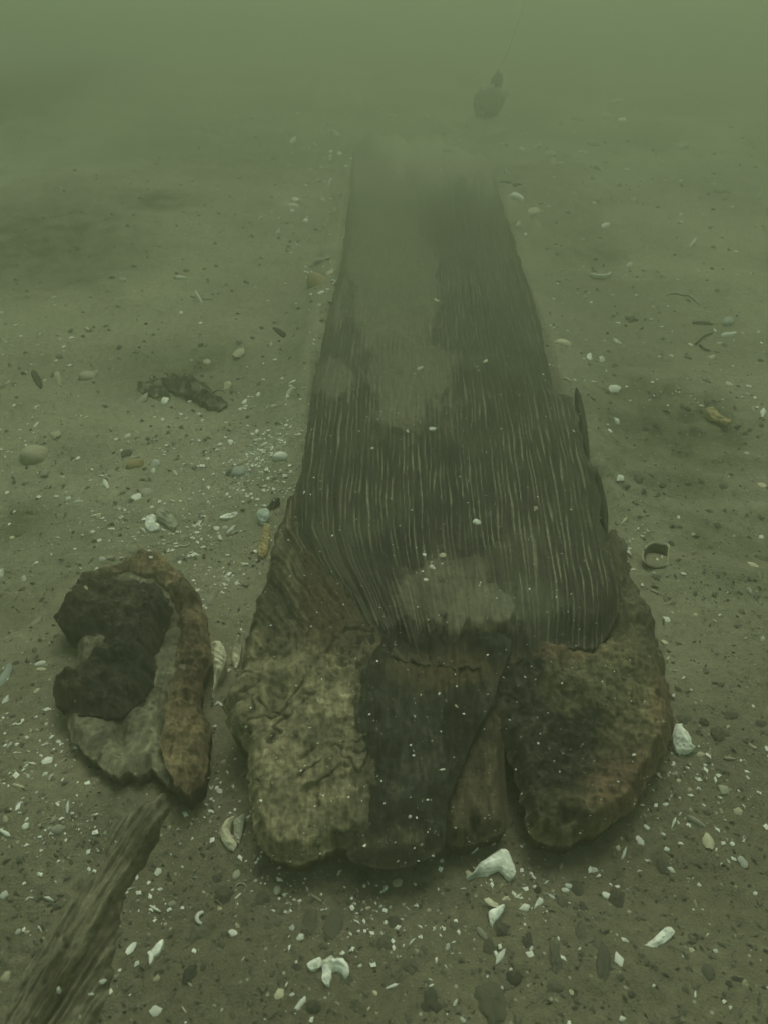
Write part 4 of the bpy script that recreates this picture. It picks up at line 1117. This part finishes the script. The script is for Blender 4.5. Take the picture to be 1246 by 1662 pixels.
# broken thin-walled shell at the right, open to the top
def build_vessel():
    pts = [(1046, 885), (1060, 878), (1076, 880), (1085, 884), (1086, 897), (1084, 908), (1070, 911), (1052, 910), (1043, 900)]
    root_x, root_y, root_z = on_ground(1066, 900)
    P = smooth_poly(pts, 4)
    v = []; q = []; n = len(P)
    for i, (a, b) in enumerate(P):
        hh = 0.007 + 0.006 * pn(np.array([i * 0.21]), np.array([0.3]), 77)[0] + (0.006 if b < 890 else 0)
        x, y = unproj(a, b, root_z + 0.018)
        dx, dy = root_x - x, root_y - y
        L = math.hypot(dx, dy)
        for (k, zz) in ((0.25, -0.01), (0.0, hh), (0.10, hh - 0.001), (0.30, 0.001)):
            v.append((x + dx * k, y + dy * k, root_z + zz))
    for i in range(n):
        if 0.40 < i / n < 0.46: continue
        for k in range(4):
            a = i * 4 + k; b = i * 4 + (k + 1) % 4
            c = ((i + 1) % n) * 4 + (k + 1) % 4; d = ((i + 1) % n) * 4 + k
            q.append((a, b, c, d))
    o = link('broken_shell', new_mesh('broken_shell', np.array(v), quads=np.array(q)), M['L'])
    tag(o, 'open broken shell with a thin pale angular rim half sunk right of the timber', 'shell')
    me = new_mesh('rim', np.array([v[i * 4 + 1] for i in range(n)] + [v[i * 4 + 2] for i in range(n)] + [tuple(np.array(v[i * 4 + 1]) + (0, 0, 0.003)) for i in range(n)]),
                  quads=np.array([(i, i + 1, 2 * n + i + 1, 2 * n + i) for i in range(n - 1)] + [(2 * n + i, 2 * n + i + 1, n + i + 1, n + i) for i in range(n - 1)]))
    r = link('rim', me, M['C']); r.parent = o
build_vessel()

# ------------------------------------------------------------------ small chips: shared shapes, each an object
CHIPM = {}
for mk in 'WCG':
    CHIPM[mk] = []
    for k in range(7):
        rng = random.Random(50 + k)
        v, q = chip_shape(rng, rng.choice([4, 5, 6, 7]), 0.4, rng.choice([0, 0, 0.4]), 0.16, 0.4)
        me = new_mesh('shell_chip', v, quads=q); me.set_sharp_from_angle(angle=0.7); me.materials.append(M[mk]); CHIPM[mk].append(me)

CHIPS = """488 1521 12|597 1474 9|608 1612 10|598 1637 8|637 1601 20 s|547 1629 10 g|585 1568 7|620 1448 6|626 1497 6|620 1515 7|668 1529 14 s|675 1543 9|717 1398 7|702 1389 5|673 1436 6|695 1478 9 c|618 1471 7|726 1538 12|
813 1438 8|850 1474 18|876 1464 15|894 1456 12|917 1446 12|924 1439 14|963 1412 11|910 1406 10 g|866 1425 8|868 1440 8|862 1540 8|752 1443 10 s|739 1628 10|751 1657 10|927 1611 8 c|816 1603 8|828 1574 6|844 1509 8 c|781 1517 20 g|800 1370 8|850 1371 6|760 1419 10|
1081 1378 11|1089 1412 14|1134 1436 8|1038 1366 14|1011 1388 20 s|1003 1376 9|1037 1414 12 s|1015 1604 8|1009 1653 14|1121 1542 9|1108 1553 7|1160 1544 8|1208 1595 8 c|1184 1635 9|1187 1370 8|984 1455 14|1076 1354 6|1181 1398 7|
1028 1225 7|1079 1306 9|1049 1344 9|1197 1317 14|1119 1282 7|1133 1280 8|1100 1268 9 c|1183 1232 16 s|1172 1281 20 g|1243 1216 8|1092 1337 18 s|1141 1307 6|1088 1293 7|1078 1044 9|1095 1089 10 s|
1012 846 14 s|1125 868 7|1234 872 8|1080 1006 12|1089 994 6|1128 998 8|1215 959 9|1237 1038 8|1209 1036 6|1063 962 14 s|
258 1415 12|260 1444 9|244 1455 9|252 1476 18 s|279 1468 14 g|478 1460 7|388 1454 12 s|415 1430 7|386 1503 9|378 1516 13|331 1448 6|357 1475 8|256 1589 12|309 1598 10 c|299 1639 10 s|454 1613 16|474 1615 10|370 1561 5|395 1557 8 s|293 1369 5|278 1387 4|296 1407 5|475 1507 10|
61 1122 8|51 1186 7|44 1198 6|16 1211 11|78 1235 15|74 1256 9|84 1263 10|47 1260 9|102 1266 6|53 1240 15 s|102 1236 12 s|60 1287 6|33 1305 8|10 1330 10|42 1341 12|87 1331 11|87 1217 6|10 1353 20 s|123 1215 7|7 1454 14|81 1459 20 s|30 1513 10|44 1513 8|66 1508 10 s|10 1586 16|96 1608 11|148 1614 9|167 1594 10|222 1565 10|
374 717 8|391 752 12 c|426 768 8|365 857 8|357 874 9|285 769 8|250 764 8|254 753 12|259 815 6|234 862 14 s|400 804 5|91 707 16|172 788 12|111 809 8|129 815 16 s|72 769 14 g|207 708 8|127 744 5|197 841 9|162 837 9|162 878 6|151 864 6|92 806 7|20 873 7|
157 604 8|95 617 15 c|13 622 9|143 536 11 s|219 474 5|200 456 10 g|295 509 6|390 575 14|337 588 11|371 626 10|270 652 14|233 651 16 g|398 653 7|324 672 6|322 484 17 s|295 452 18 s|3 508 6|476 621 14 s|519 496 5|
682 599 9|604 728 6|701 697 10|661 701 5|708 489 8 c|787 587 7|494 800 5|577 799 4|689 901 8|718 902 10|701 921 8|691 941 7|740 1147 6|673 1163 5|712 1126 5|665 1326 6|717 1250 12 s|868 827 8|
975 584 10|1000 556 11|1021 432 9|1155 581 10|1182 624 11|1221 664 6|1236 673 14|1001 685 10|989 700 7|1005 778 13|920 617 9 s|1211 736 8|1236 789 10|1132 441 6|
846 243 9|871 240 14 s|891 253 18 g|948 248 9|970 275 14 s|964 291 12 g|821 282 12 g|964 331 6|840 366 8|852 381 5|877 331 8 g|693 190 8|1010 196 12|983 192 18 g|938 195 20 g|983 368 13|1028 326 7|965 235 22 g|1168 311 18 g|1108 241 18 g|1123 398 16 s|
476 231 11|544 221 14|538 247 8|536 258 9|526 258 6|552 251 7|469 272 8|537 299 16 s|514 295 9 s|480 326 9|524 325 8|543 341 6|496 359 8|451 380 9|424 355 10 s|473 219 9 g|511 235 4|503 240 4|
645 1398 5|560 1440 5|700 1600 7|790 1585 6|940 1540 6|430 1560 6|360 1640 7|130 1650 8|1060 1600 6|1150 1500 6|1225 1450 7|1020 1480 6|1180 1180 7|1120 1120 6|300 1320 9|345 1300 7|356 1285 10|338 1262 6|364 1236 7|382 1232 6|400 1180 6|40 940 8|0 935 14|140 955 6|245 905 7|180 905 9 g|166 907 10|12 800 6|60 690 7|420 640 6|440 560 5|380 470 5|1190 870 5|1100 840 5|1060 930 5|930 700 5|1120 560 6|1060 500 6|1230 540 6"""
def region(px, py, nm):
    if nm in ('grained_face', 'split_butt', 'split_tongue', 'rotten_lobe', 'brown_wedge', 'splinter') or nm.startswith('splinter'):
        return ('tiny white shell fleck resting on the dark timber', 'shell flecks on the timber')
    if nm in ('decayed_base', 'rotten_heart', 'bark_rim') or nm.startswith('grooved') or nm.startswith('curled'):
        return ('tiny pale shell fleck caught on rotten wood left of the timber', 'shell flecks on the rotten wood')
    if py < 480:
        return (('small faint shell chip on the far silt left of the timber', 'far chips left of the timber') if px < 600 else ('small faint shell chip on the far silt right of the timber', 'far chips right of the timber'))
    if py < 900:
        return (('small pale shell chip on the open silt left of the grained timber', 'shell chips left of the timber') if px < 600 else ('small pale shell chip on the open silt right of the grained timber', 'shell chips right of the timber'))
    if px < 350 and py < 1420 or px < 235:
        return ('small pale shell chip on the bank around the rotten chunk', 'shell chips around the rotten chunk')
    if px > 960 and py < 1420:
        return ('small pale shell chip on silt right of the brown timber lobe', 'shell chips right of the timber lobe')
    return ('small white shell chip among pebbles in front of the timber end', 'shell chips before the timber end')

for ent in CHIPS.replace('\n', '').split('|'):
    f = ent.split()
    px, py, sz = float(f[0]), float(f[1]), float(f[2])
    fl = f[3] if len(f) > 3 else ''
    mk = {'g': 'G', 'c': 'C'}.get(fl, 'W' if R.random() < 0.75 else 'C')
    o = bpy.data.objects.new('shell_chip', R.choice(CHIPM[mk])); COL.objects.link(o)
    asp = 0.28 if fl == 's' else R.uniform(0.5, 0.9)
    fcam = 0.25 if py > 500 else 0.5
    place(o, px, py, sz * 1.3, sz * asp * 1.3, R.uniform(-60, 60), R.uniform(-.3, .3), 0.06, fcam)
    lab, grp = region(px, py, see(px, py)[2])
    tag(o, lab, 'shell chip', grp)

# ------------------------------------------------------------------ pebbles
PEB = """799 1625 62 72 L big flat olive stone at the bottom below the timber end|665 1568 30 26 P square grey stone below the pinkish chip|562 1589 24 22 P dull stone behind the arched white shell|505 1497 26 40 P upright grey slab stone left of its darker twin|540 1502 30 42 P darker broad slab stone beside the upright grey one|
812 1506 26 24 D dark round stone under the two piece broken shell|793 1537 20 24 P soft grey stone below the dark round one|856 1528 22 26 D blackish stone near the ochre chip|900 1553 22 38 P tall grey stone leaning left of the long dark one|978 1565 22 56 D long pointed black stone below the olive pair|
944 1515 22 34 P slanted grey stone of the olive pair|970 1534 18 20 L small ochre stone of the olive pair|1003 1461 32 32 D dark rounded stone right of centre near the bottom|990 1481 16 22 L pale oval stone tucked under the dark rounded one|626 1530 26 24 P grey stone under scattered chips below the tongue|
640 1497 18 22 D small dark stone among scattered chips|504 1414 12 24 P slim grey stone just under the ochre timber end|588 1424 22 22 P faint grey stone under the timber tongue|322 1516 36 34 P round grey stone carrying the hook shaped shell|362 1455 34 30 P broad grey stone below the tiny hoop|352 1425 20 18 D dark stone near the open clam|
309 1580 26 30 D black stone right of the plank at the bottom|435 1504 16 14 O small brown stone with dark side|425 1458 22 20 P grey stone between the two small pale shells|204 736 19 16 D round black pebble above the ochre clam shell|1145 653 12 12 D round black pebble above the askew ochre oyster|
1034 773 17 15 L pale round pebble right of the timber|1174 787 15 11 L olive pebble further right of the pale round one|1238 908 24 16 L pale smooth pebble at the right edge|1066 936 13 9 L pale flat pebble below the open broken shell|1079 971 11 12 L pale disc pebble right of the timber side|1010 886 16 22 P grey upright pebble at the timber corner|
717 941 11 8 P grey pebble lying on the timber above another|717 994 14 10 P grey pebble lying in the silt pan of the timber|1112 1165 28 16 L olive flat stone behind the rough white lump|1140 1172 18 14 D dark small stone beside the olive flat one|1168 1190 30 20 P grey brown stone with a pale streak right of the white lump|
1185 1160 26 12 D dark scattered stone upper right of the white lump|1233 1175 22 12 D dark stone at the right edge below scattered ones|945 1470 12 14 D dark chip of stone in front of the brown lobe|1140 525 34 5 D dark straight stick ending at the pale bluish shell|985 637 9 10 D dark pebble at the side of the white lumpy shell|
1145 620 20 9 D dark flat stone in the right silt|1197 692 11 7 D dark flat pebble below the askew oyster|1214 697 8 6 D tiny dark pebble next to the flat one|1235 690 10 9 D dark pebble near the right edge beside a chip|375 766 16 8 D dark pebble touching the pale bluish shell on the left|1025 518 22 12 D dark stone with a pale speck right of the timber|
60 615 34 7 T dark soft twig left of the small cream clam shell|455 540 26 7 T dark short twig near the far left timber edge|820 297 22 10 T dark lump at the far right timber edge|838 300 16 8 T second dark lump touching the far one|327 560 11 8 D dark dot of stone above the weedy clump|195 563 12 8 D dark small stone up left of the weedy clump|
170 659 12 5 D dark flat stone below the small cream clam shell|294 1293 11 13 D black bead of stone under the chunk's ragged edge|240 712 9 6 D dark grain at the left of the timber|900 1600 26 20 P grey stone half sunk near the bottom centre right|700 1625 34 40 D blurred dark stone at the bottom edge|1195 1590 22 10 D dark streaked stone in the lower right corner|1182 1597 12 12 D dark smaller stone in the lower right corner"""
for ent in PEB.replace('\n', '').split('|'):
    f = ent.split(' ', 5)
    px, py, a, b, mk, lab = float(f[0]), float(f[1]), float(f[2]), float(f[3]), f[4], f[5]
    stick = 'stick' in lab or 'twig' in lab
    if mk == 'O': mk = 'L'
    o = make('twig' if stick else 'stone', 'pebble', mk, amp=0.32 if not stick else 0.12)
    L, Wd, ang = (a, b, 0) if a >= b else (b, a, 90)
    ang += R.uniform(-12, 12) if not stick else {60: -35, 455: -25}.get(int(px), -2)
    place(o, px, py, L * 1.1, Wd * 1.05, ang, 0, 0.03, 0.0)
    s = o.scale
    o.scale = (s[0], s[1], min(s[0], s[1]) * (0.55 if not stick else 0.9))
    o.location.z += -0.17 * min(s[0], s[1]) 
    tag(o, lab.replace('the left of', 'left of'), 'twig' if stick else 'stone')

# anonymous little stones, half sunk
PEBM = {}
for mk in 'PDL':
    PEBM[mk] = []
    for k in range(4):
        v, q = pebble_shape(random.Random(k), 3 + 7 * k, 14, 8)
        me = new_mesh('small_stone', v, quads=q); me.materials.append(M[mk]); PEBM[mk].append(me)
rp = random.Random(5)
cnt = 0
while cnt < 84:
    if cnt < 48: px, py = rp.uniform(260, 1150), rp.uniform(1395, 1655)
    elif cnt < 66: px, py = rp.uniform(0, 480), rp.uniform(560, 1300)
    else: px, py = rp.uniform(960, 1240), rp.uniform(560, 1300)
    loc, nrm, nm = see(px, py)
    if not nm.startswith('seabed'): continue
    cnt += 1
    mk = rp.choice('PPPDL')
    o = bpy.data.objects.new('small_stone', rp.choice(PEBM[mk])); COL.objects.link(o)
    L = rp.uniform(7, 17) if py > 1300 else rp.uniform(5, 11)
    if py > 1390 and rp.random() < 0.22: L *= 1.7
    place(o, px, py, L, L * rp.uniform(0.6, 0.9), rp.uniform(-90, 90), 0, 0.0, 0)
    s = o.scale; o.scale = (s[0], s[1], min(s[0], s[1]) * 0.6); o.location.z -= 0.08 * s[0]
    if py > 1390: lab, grp = 'small rounded stone half sunk in the silt before the timber end', 'small stones before the timber end'
    elif px < 600: lab, grp = 'small dark stone half sunk in silt left of the timber', 'small stones left of the timber'
    else: lab, grp = 'small dark stone half sunk in silt right of the timber', 'small stones right of the timber'
    tag(o, lab, 'small stone', grp)

# ------------------------------------------------------------------ weedy clump, worm tubes, buried laths
def clump(name, label, cat, pts, hgt, strands, seed, rag=7.0):
    cx, cy = np.mean([p[0] for p in pts]), np.mean([p[1] for p in pts])
    x0, y0, z0 = on_ground(cx, cy)
    root = thing(name, (x0, y0, z0), label, cat)
    slab('rotted_mat', pts, lambda x, y: hgt + z0 + 0 * x, lambda x, y, sx, sy, dm: 0.9 * hgt * fbm(x * 24, y * 24, 700 + seed, 4, 0.65),
         lambda x, y, sx, sy, dm: lerp3(lerp3((0.020, 0.019, 0.014), (0.05, 0.048, 0.032), sstep(-0.3, 0.5, fbm(x * 30, y * 30, 710 + seed, 4))).mean(0), (0.20, 0.185, 0.128), 0.85 * sstep(-0.05, 0.35, fbm(x * 38, y * 38, 720 + seed, 4))),
         M['rot'], root, 1.2, rag, 60 + seed, 0.02, hgt * 0.7, -0.01 + z0, 0.004, 4, None, None, 0.09)
    rng = random.Random(seed)
    v = []; q = []
    for k in range(strands):
        px, py = rng.choice(pts); t = rng.random()
        px = px * t + cx * (1 - t) + rng.uniform(-8, 8); py = py * t + cy * (1 - t) + rng.uniform(-4, 4)
        x, y, z = on_ground(px, py)
        a = rng.uniform(0, 6.28); L = rng.uniform(0.015, 0.05)
        w_ = rng.uniform(0.0008, 0.002)
        P = []
        for i in range(5):
            s = i / 4
            P.append((x + math.cos(a + s * 0.8) * L * s, y + math.sin(a + s * 0.8) * L * s * 0.6, z + hgt * 0.8 * (1 - t) + 0.012 * math.sin(s * 2.6)))
        me = tube_mesh('t', P, w_, 4, lambda s: 1 - 0.7 * s)
        n0 = sum(len(a_) for a_ in v)
        vv = np.array([p.co[:] for p in me.vertices]); qq = np.array([p.vertices[:] for p in me.polygons]) + n0
        v.append(vv); q.append(qq); bpy.data.meshes.remove(me)
    if strands:
        o = link('fringe', new_mesh('fringe', np.concatenate(v), quads=np.concatenate(q)), M['T'])
        attach(o, root)
    return root

clump('muddy_lump', 'low dark muddy lump of decayed wood lying on silt left of the timber', 'mud lump',
      [(262, 606), (282, 597), (306, 596), (328, 608), (345, 624), (369, 642), (362, 652), (338, 648), (318, 634), (292, 628), (272, 620)], 0.020, 5, 1, 9.0)
clump('muddy_lump', 'smaller ragged dark lump beside the low muddy one', 'mud lump',
      [(218, 622), (236, 612), (252, 616), (272, 630), (276, 640), (258, 640), (240, 634)], 0.010, 4, 4, 8.0)

def worm_tube(name, label, px_pts, rad, mat, cat, lift=0.003):
    P = []
    for (a, b) in px_pts:
        x, y, z = on_ground(a, b); P.append((x, y, z + lift))
    P = np.array(P); n = len(P)
    tt = np.linspace(0, n - 1, 6 * n)
    Q = np.stack([np.interp(tt, np.arange(n), P[:, k]) for k in range(3)], 1)
    o = link(name, tube_mesh(name, Q, rad, 6, lambda s: 1 - 0.5 * s), M[mat])
    return tag(o, label, cat)
worm_tube('worm_tube', 'thin wavy pale worm tube on the right silt', [(1086, 478), (1096, 477), (1106, 480), (1118, 481), (1126, 488), (1134, 494)], 0.0028, 'C', 'worm tube')
worm_tube('worm_tube', 'short straight pale worm tube at left above the clump', [(310, 482), (322, 484), (334, 487), (346, 487)], 0.0022, 'G', 'worm tube')
worm_tube('worm_tube', 'curved pale worm tube near the upper left twigs', [(284, 451), (296, 450), (306, 455)], 0.0025, 'C', 'worm tube')
worm_tube('twig', 'dark thin twig with a bend right of the timber', [(1128, 560), (1140, 548), (1156, 539)], 0.0028, 'T', 'twig')
worm_tube('twig', 'dark thin twig pointing at the grey sliver', [(1135, 562), (1142, 569), (1152, 571)], 0.0032, 'T', 'twig')

# ------------------------------------------------------------------ far things in the murk
wx, wy, wz = on_ground(792, 187)
weight = thing('line_weight', (wx, wy, wz), 'dark weight with pale plates holding a thin upright line in the far haze', 'weight')
ws = (wy * CP + CAM_H * SP) / FPX
def wpart(name, kind, dx, dz, sx, sy, sz, mat, rot=(0, 0, 0), seed=3):
    if kind == 'peb': v, q = pebble_shape(random.Random(seed), seed, 28, 18, 0.42)
    else: v, q = chip_shape(random.Random(seed), 6, 0.2, 0, 0.2, 0.2)
    o = link(name, new_mesh(name, v, quads=q), M[mat], weight)
    o.location = (dx * ws, 0.0, dz * ws); o.scale = (sx * ws, sy * ws, sz * ws); o.rotation_euler = rot
    return o
wpart('body', 'peb', 0, 20, 46, 40, 46, 'G', (0.2, 0.4, 0), 3)
wpart('neck', 'peb', 9, 48, 17, 17, 26, 'P', (0, 0.2, 0), 6)
p_ = wpart('plate', 'chip', 22, 34, 16, 16, 12, 'C', (1.3, 0, 0.1), 4); p_.location.y = -0.05
p_ = wpart('plate', 'chip', -22, 14, 32, 10, 10, 'G', (1.3, 1.4, 0), 5); p_.location.y = -0.05
wpart('chip', 'chip', -14, 8, 9, 7, 8, 'C', (1.2, 0, 0), 7).location.y = -0.08
top = Vector((wx + 12 * ws, wy, wz + 58 * ws))
P = []
for t in np.linspace(0, 1, 20):
    zz = top.z + (1.15 - top.z) * t
    P.append((top.x + (zz - top.z) * 0.30 + 0.006 * math.sin(t * 9), top.y + 0.02 * t, zz))
tag(link('guide_line', tube_mesh('guide_line', P, 0.0046, 6), M['W']), 'thin pale line rising from the far weight', 'line')

# ------------------------------------------------------------------ grit: nobody could count it
def grit(name, n, sampler, size, mat, label, cat, seed, filt=None, flat=0.5, drift=False):
    rng = np.random.RandomState(seed); rr = random.Random(seed)
    V_ = []; F_ = []; made = 0; tries = 0
    base = np.array([(1, 0, 0), (0.2, 0.9, 0.1), (-0.9, 0.3, 0), (-0.3, -0.8, 0.1), (0.1, 0.05, 0.7), (0, 0, -0.4)])
    tri = np.array([(0, 1, 4), (1, 2, 4), (2, 3, 4), (3, 0, 4), (1, 0, 5), (2, 1, 5), (3, 2, 5), (0, 3, 5)])
    while made < n and tries < n * 5:
        tries += 1
        px, py = sampler(rr)
        loc, nrm, nm = see(px, py)
        if loc is None or loc.y > 8: continue
        if filt and not filt(nm): continue
        if drift and float(fbm(np.array([loc.x * 11.0]), np.array([loc.y * 11.0]), 901, 3)[0]) < rr.uniform(-0.35, 0.30): continue
        dep = loc.y * CP - (loc.z - CAM_H) * SP
        s = size(rr, py) * (0.35 + 0.65 * dep / 1.0) * 0.001
        a = rr.uniform(0, 6.28)
        c, sn = math.cos(a), math.sin(a)
        b = base * np.array([1.0, rr.uniform(0.35, 0.9), flat]) * (1 + 0.35 * rng.uniform(-1, 1, base.shape)) * s
        x = b[:, 0] * c - b[:, 1] * sn; y = b[:, 0] * sn + b[:, 1] * c
        V_.append(np.stack([x + loc.x, y + loc.y, b[:, 2] + loc.z + 0.2 * s], 1))
        F_.append(tri + 6 * made); made += 1
    me = new_mesh(name, np.concatenate(V_), tris=np.concatenate(F_), smooth=False)
    o = link(name, me, M[mat])
    tag(o, label, cat, None, 'stuff')

HOT = [(425, 800, 40, 70, 6), (440, 690, 30, 60, 3), (330, 860, 90, 40, 4), (360, 1000, 25, 120, 2.5), (370, 760, 80, 60, 2), (500, 330, 60, 110, 2), (530, 480, 22, 60, 1.5), (170, 850, 110, 60, 2.2), (60, 560, 90, 60, 1), (310, 700, 110, 40, 1.6),
       (900, 560, 50, 80, 1), (1050, 540, 150, 70, 1), (1150, 620, 100, 60, 1), (1020, 880, 40, 60, 1), (1130, 1280, 100, 90, 2), (60, 1250, 90, 120, 3), (330, 960, 30, 100, 2), (370, 1290, 60, 60, 1.4),
       (650, 1490, 170, 100, 1.5), (860, 1450, 110, 70, 1.1), (900, 1240, 100, 100, .3), (120, 1450, 110, 90, 1.6), (450, 1420, 90, 50, 1.2), (900, 280, 120, 70, 1), (1120, 320, 120, 60, .7), (40, 720, 60, 60, .8)]
tw = sum(h[4] for h in HOT)
def hot(rr):
    if rr.random() < 0.16: return rr.uniform(-40, 1290), 160 + 1540 * rr.random() ** 0.8
    k = rr.uniform(0, tw)
    for h in HOT:
        k -= h[4]
        if k <= 0: break
    return h[0] + rr.gauss(0, h[2] * 0.75), min(1690, h[1] + rr.gauss(0, h[3] * 0.75))
def anyw(rr): return rr.uniform(-60, 1310), 150 + 1560 * rr.random() ** 0.7
isg = lambda nm: nm.startswith('seabed')
wood = lambda nm: not nm.startswith('seabed') and not nm.startswith('shell') and not nm.startswith('stone') and not nm.startswith('small')
grit('shell_grit', 3300, hot, lambda r, py: 0.6 + 4.4 * r.random() ** 3.2, 'W', 'fine broken white shell grit strewn over the silt', 'shell grit', 1, isg, 0.5, True)
grit('shell_grit', 2600, hot, lambda r, py: 0.7 + 2.6 * r.random() ** 2, 'G', 'fine dull grey shell grit strewn over the silt', 'shell grit', 2, isg, 0.5, True)
grit('dark_grit', 1500, anyw, lambda r, py: 0.8 + 3.0 * r.random() ** 2.4, 'D', 'fine dark grit strewn over the silt', 'grit', 3, isg, 0.8)
grit('silt_lumps', 2600, anyw, lambda r, py: 1.5 + 4.5 * r.random() ** 2, 'P', 'small crumbs of silt strewn over the seabed', 'silt crumbs', 4, isg, 0.6)
grit('pale_specks', 900, lambda rr: (rr.uniform(360, 1100), rr.uniform(560, 1400)), lambda r, py: 0.5 + 1.7 * r.random() ** 3.5, 'W', 'fine pale specks of shell lying on the wood', 'specks', 5, wood)

def marine_snow():
    rng = np.random.RandomState(77); rr = random.Random(77)
    V_ = []; F_ = []; made = 0
    tri = np.array([(0, 1, 2), (0, 2, 3), (0, 3, 1), (1, 3, 2)])
    while made < 420:
        d = 0.45 + 2.6 * rr.random() ** 1.4
        px, py = rr.uniform(-60, 1300), rr.uniform(-20, 1690)
        dx = (px - PW / 2) / FPX; dy = -(py - PH / 2) / FPX
        p = np.array([dx * d, (CP + dy * SP) * d, CAM_H + (-SP + dy * CP) * d])
        if p[2] < 0.10: continue
        s = 0.0003 + 0.0009 * rr.random() ** 3
        b = np.array([(1, 0, 0), (-0.5, 0.9, 0.1), (-0.4, -0.8, 0.2), (0, 0, 0.9)]) * s * (1 + 0.4 * rng.uniform(-1, 1, (4, 3)))
        V_.append(b + p); F_.append(tri + 4 * made); made += 1
    o = link('marine_snow', new_mesh('marine_snow', np.concatenate(V_), tris=np.concatenate(F_), smooth=False), M['C'])
    tag(o, 'tiny pale specks drifting in the murky water', 'drifting specks', None, 'stuff')
marine_snow()

# ------------------------------------------------------------------ the murky water
def build_haze():
    x0, x1, y0, y1, z0, z1 = -62, 62, -3.2, 62, -1.3, 1.25
    v = [(x0, y0, z0), (x1, y0, z0), (x1, y1, z0), (x0, y1, z0), (x0, y0, z1), (x1, y0, z1), (x1, y1, z1), (x0, y1, z1)]
    q = [(0, 3, 2, 1), (4, 5, 6, 7), (0, 1, 5, 4), (1, 2, 6, 5), (2, 3, 7, 6), (3, 0, 4, 7)]
    me = new_mesh('haze', np.array(v), quads=np.array(q), smooth=False)
    m = bpy.data.materials.new('murky_water'); m.use_nodes = True
    t = m.node_tree; t.nodes.clear()
    p = N(t, 'ShaderNodeVolumePrincipled')
    p.inputs['Color'].default_value = HAZE_COLOR
    p.inputs['Density'].default_value = HAZE_DENSITY
    p.inputs['Anisotropy'].default_value = HAZE_G
    o_ = N(t, 'ShaderNodeOutputMaterial')
    t.links.new(p.outputs[0], o_.inputs['Volume'])
    o = link('haze', me, m)
    tag(o, 'murky green water filling the whole scene', 'water', None, 'stuff')
build_haze()
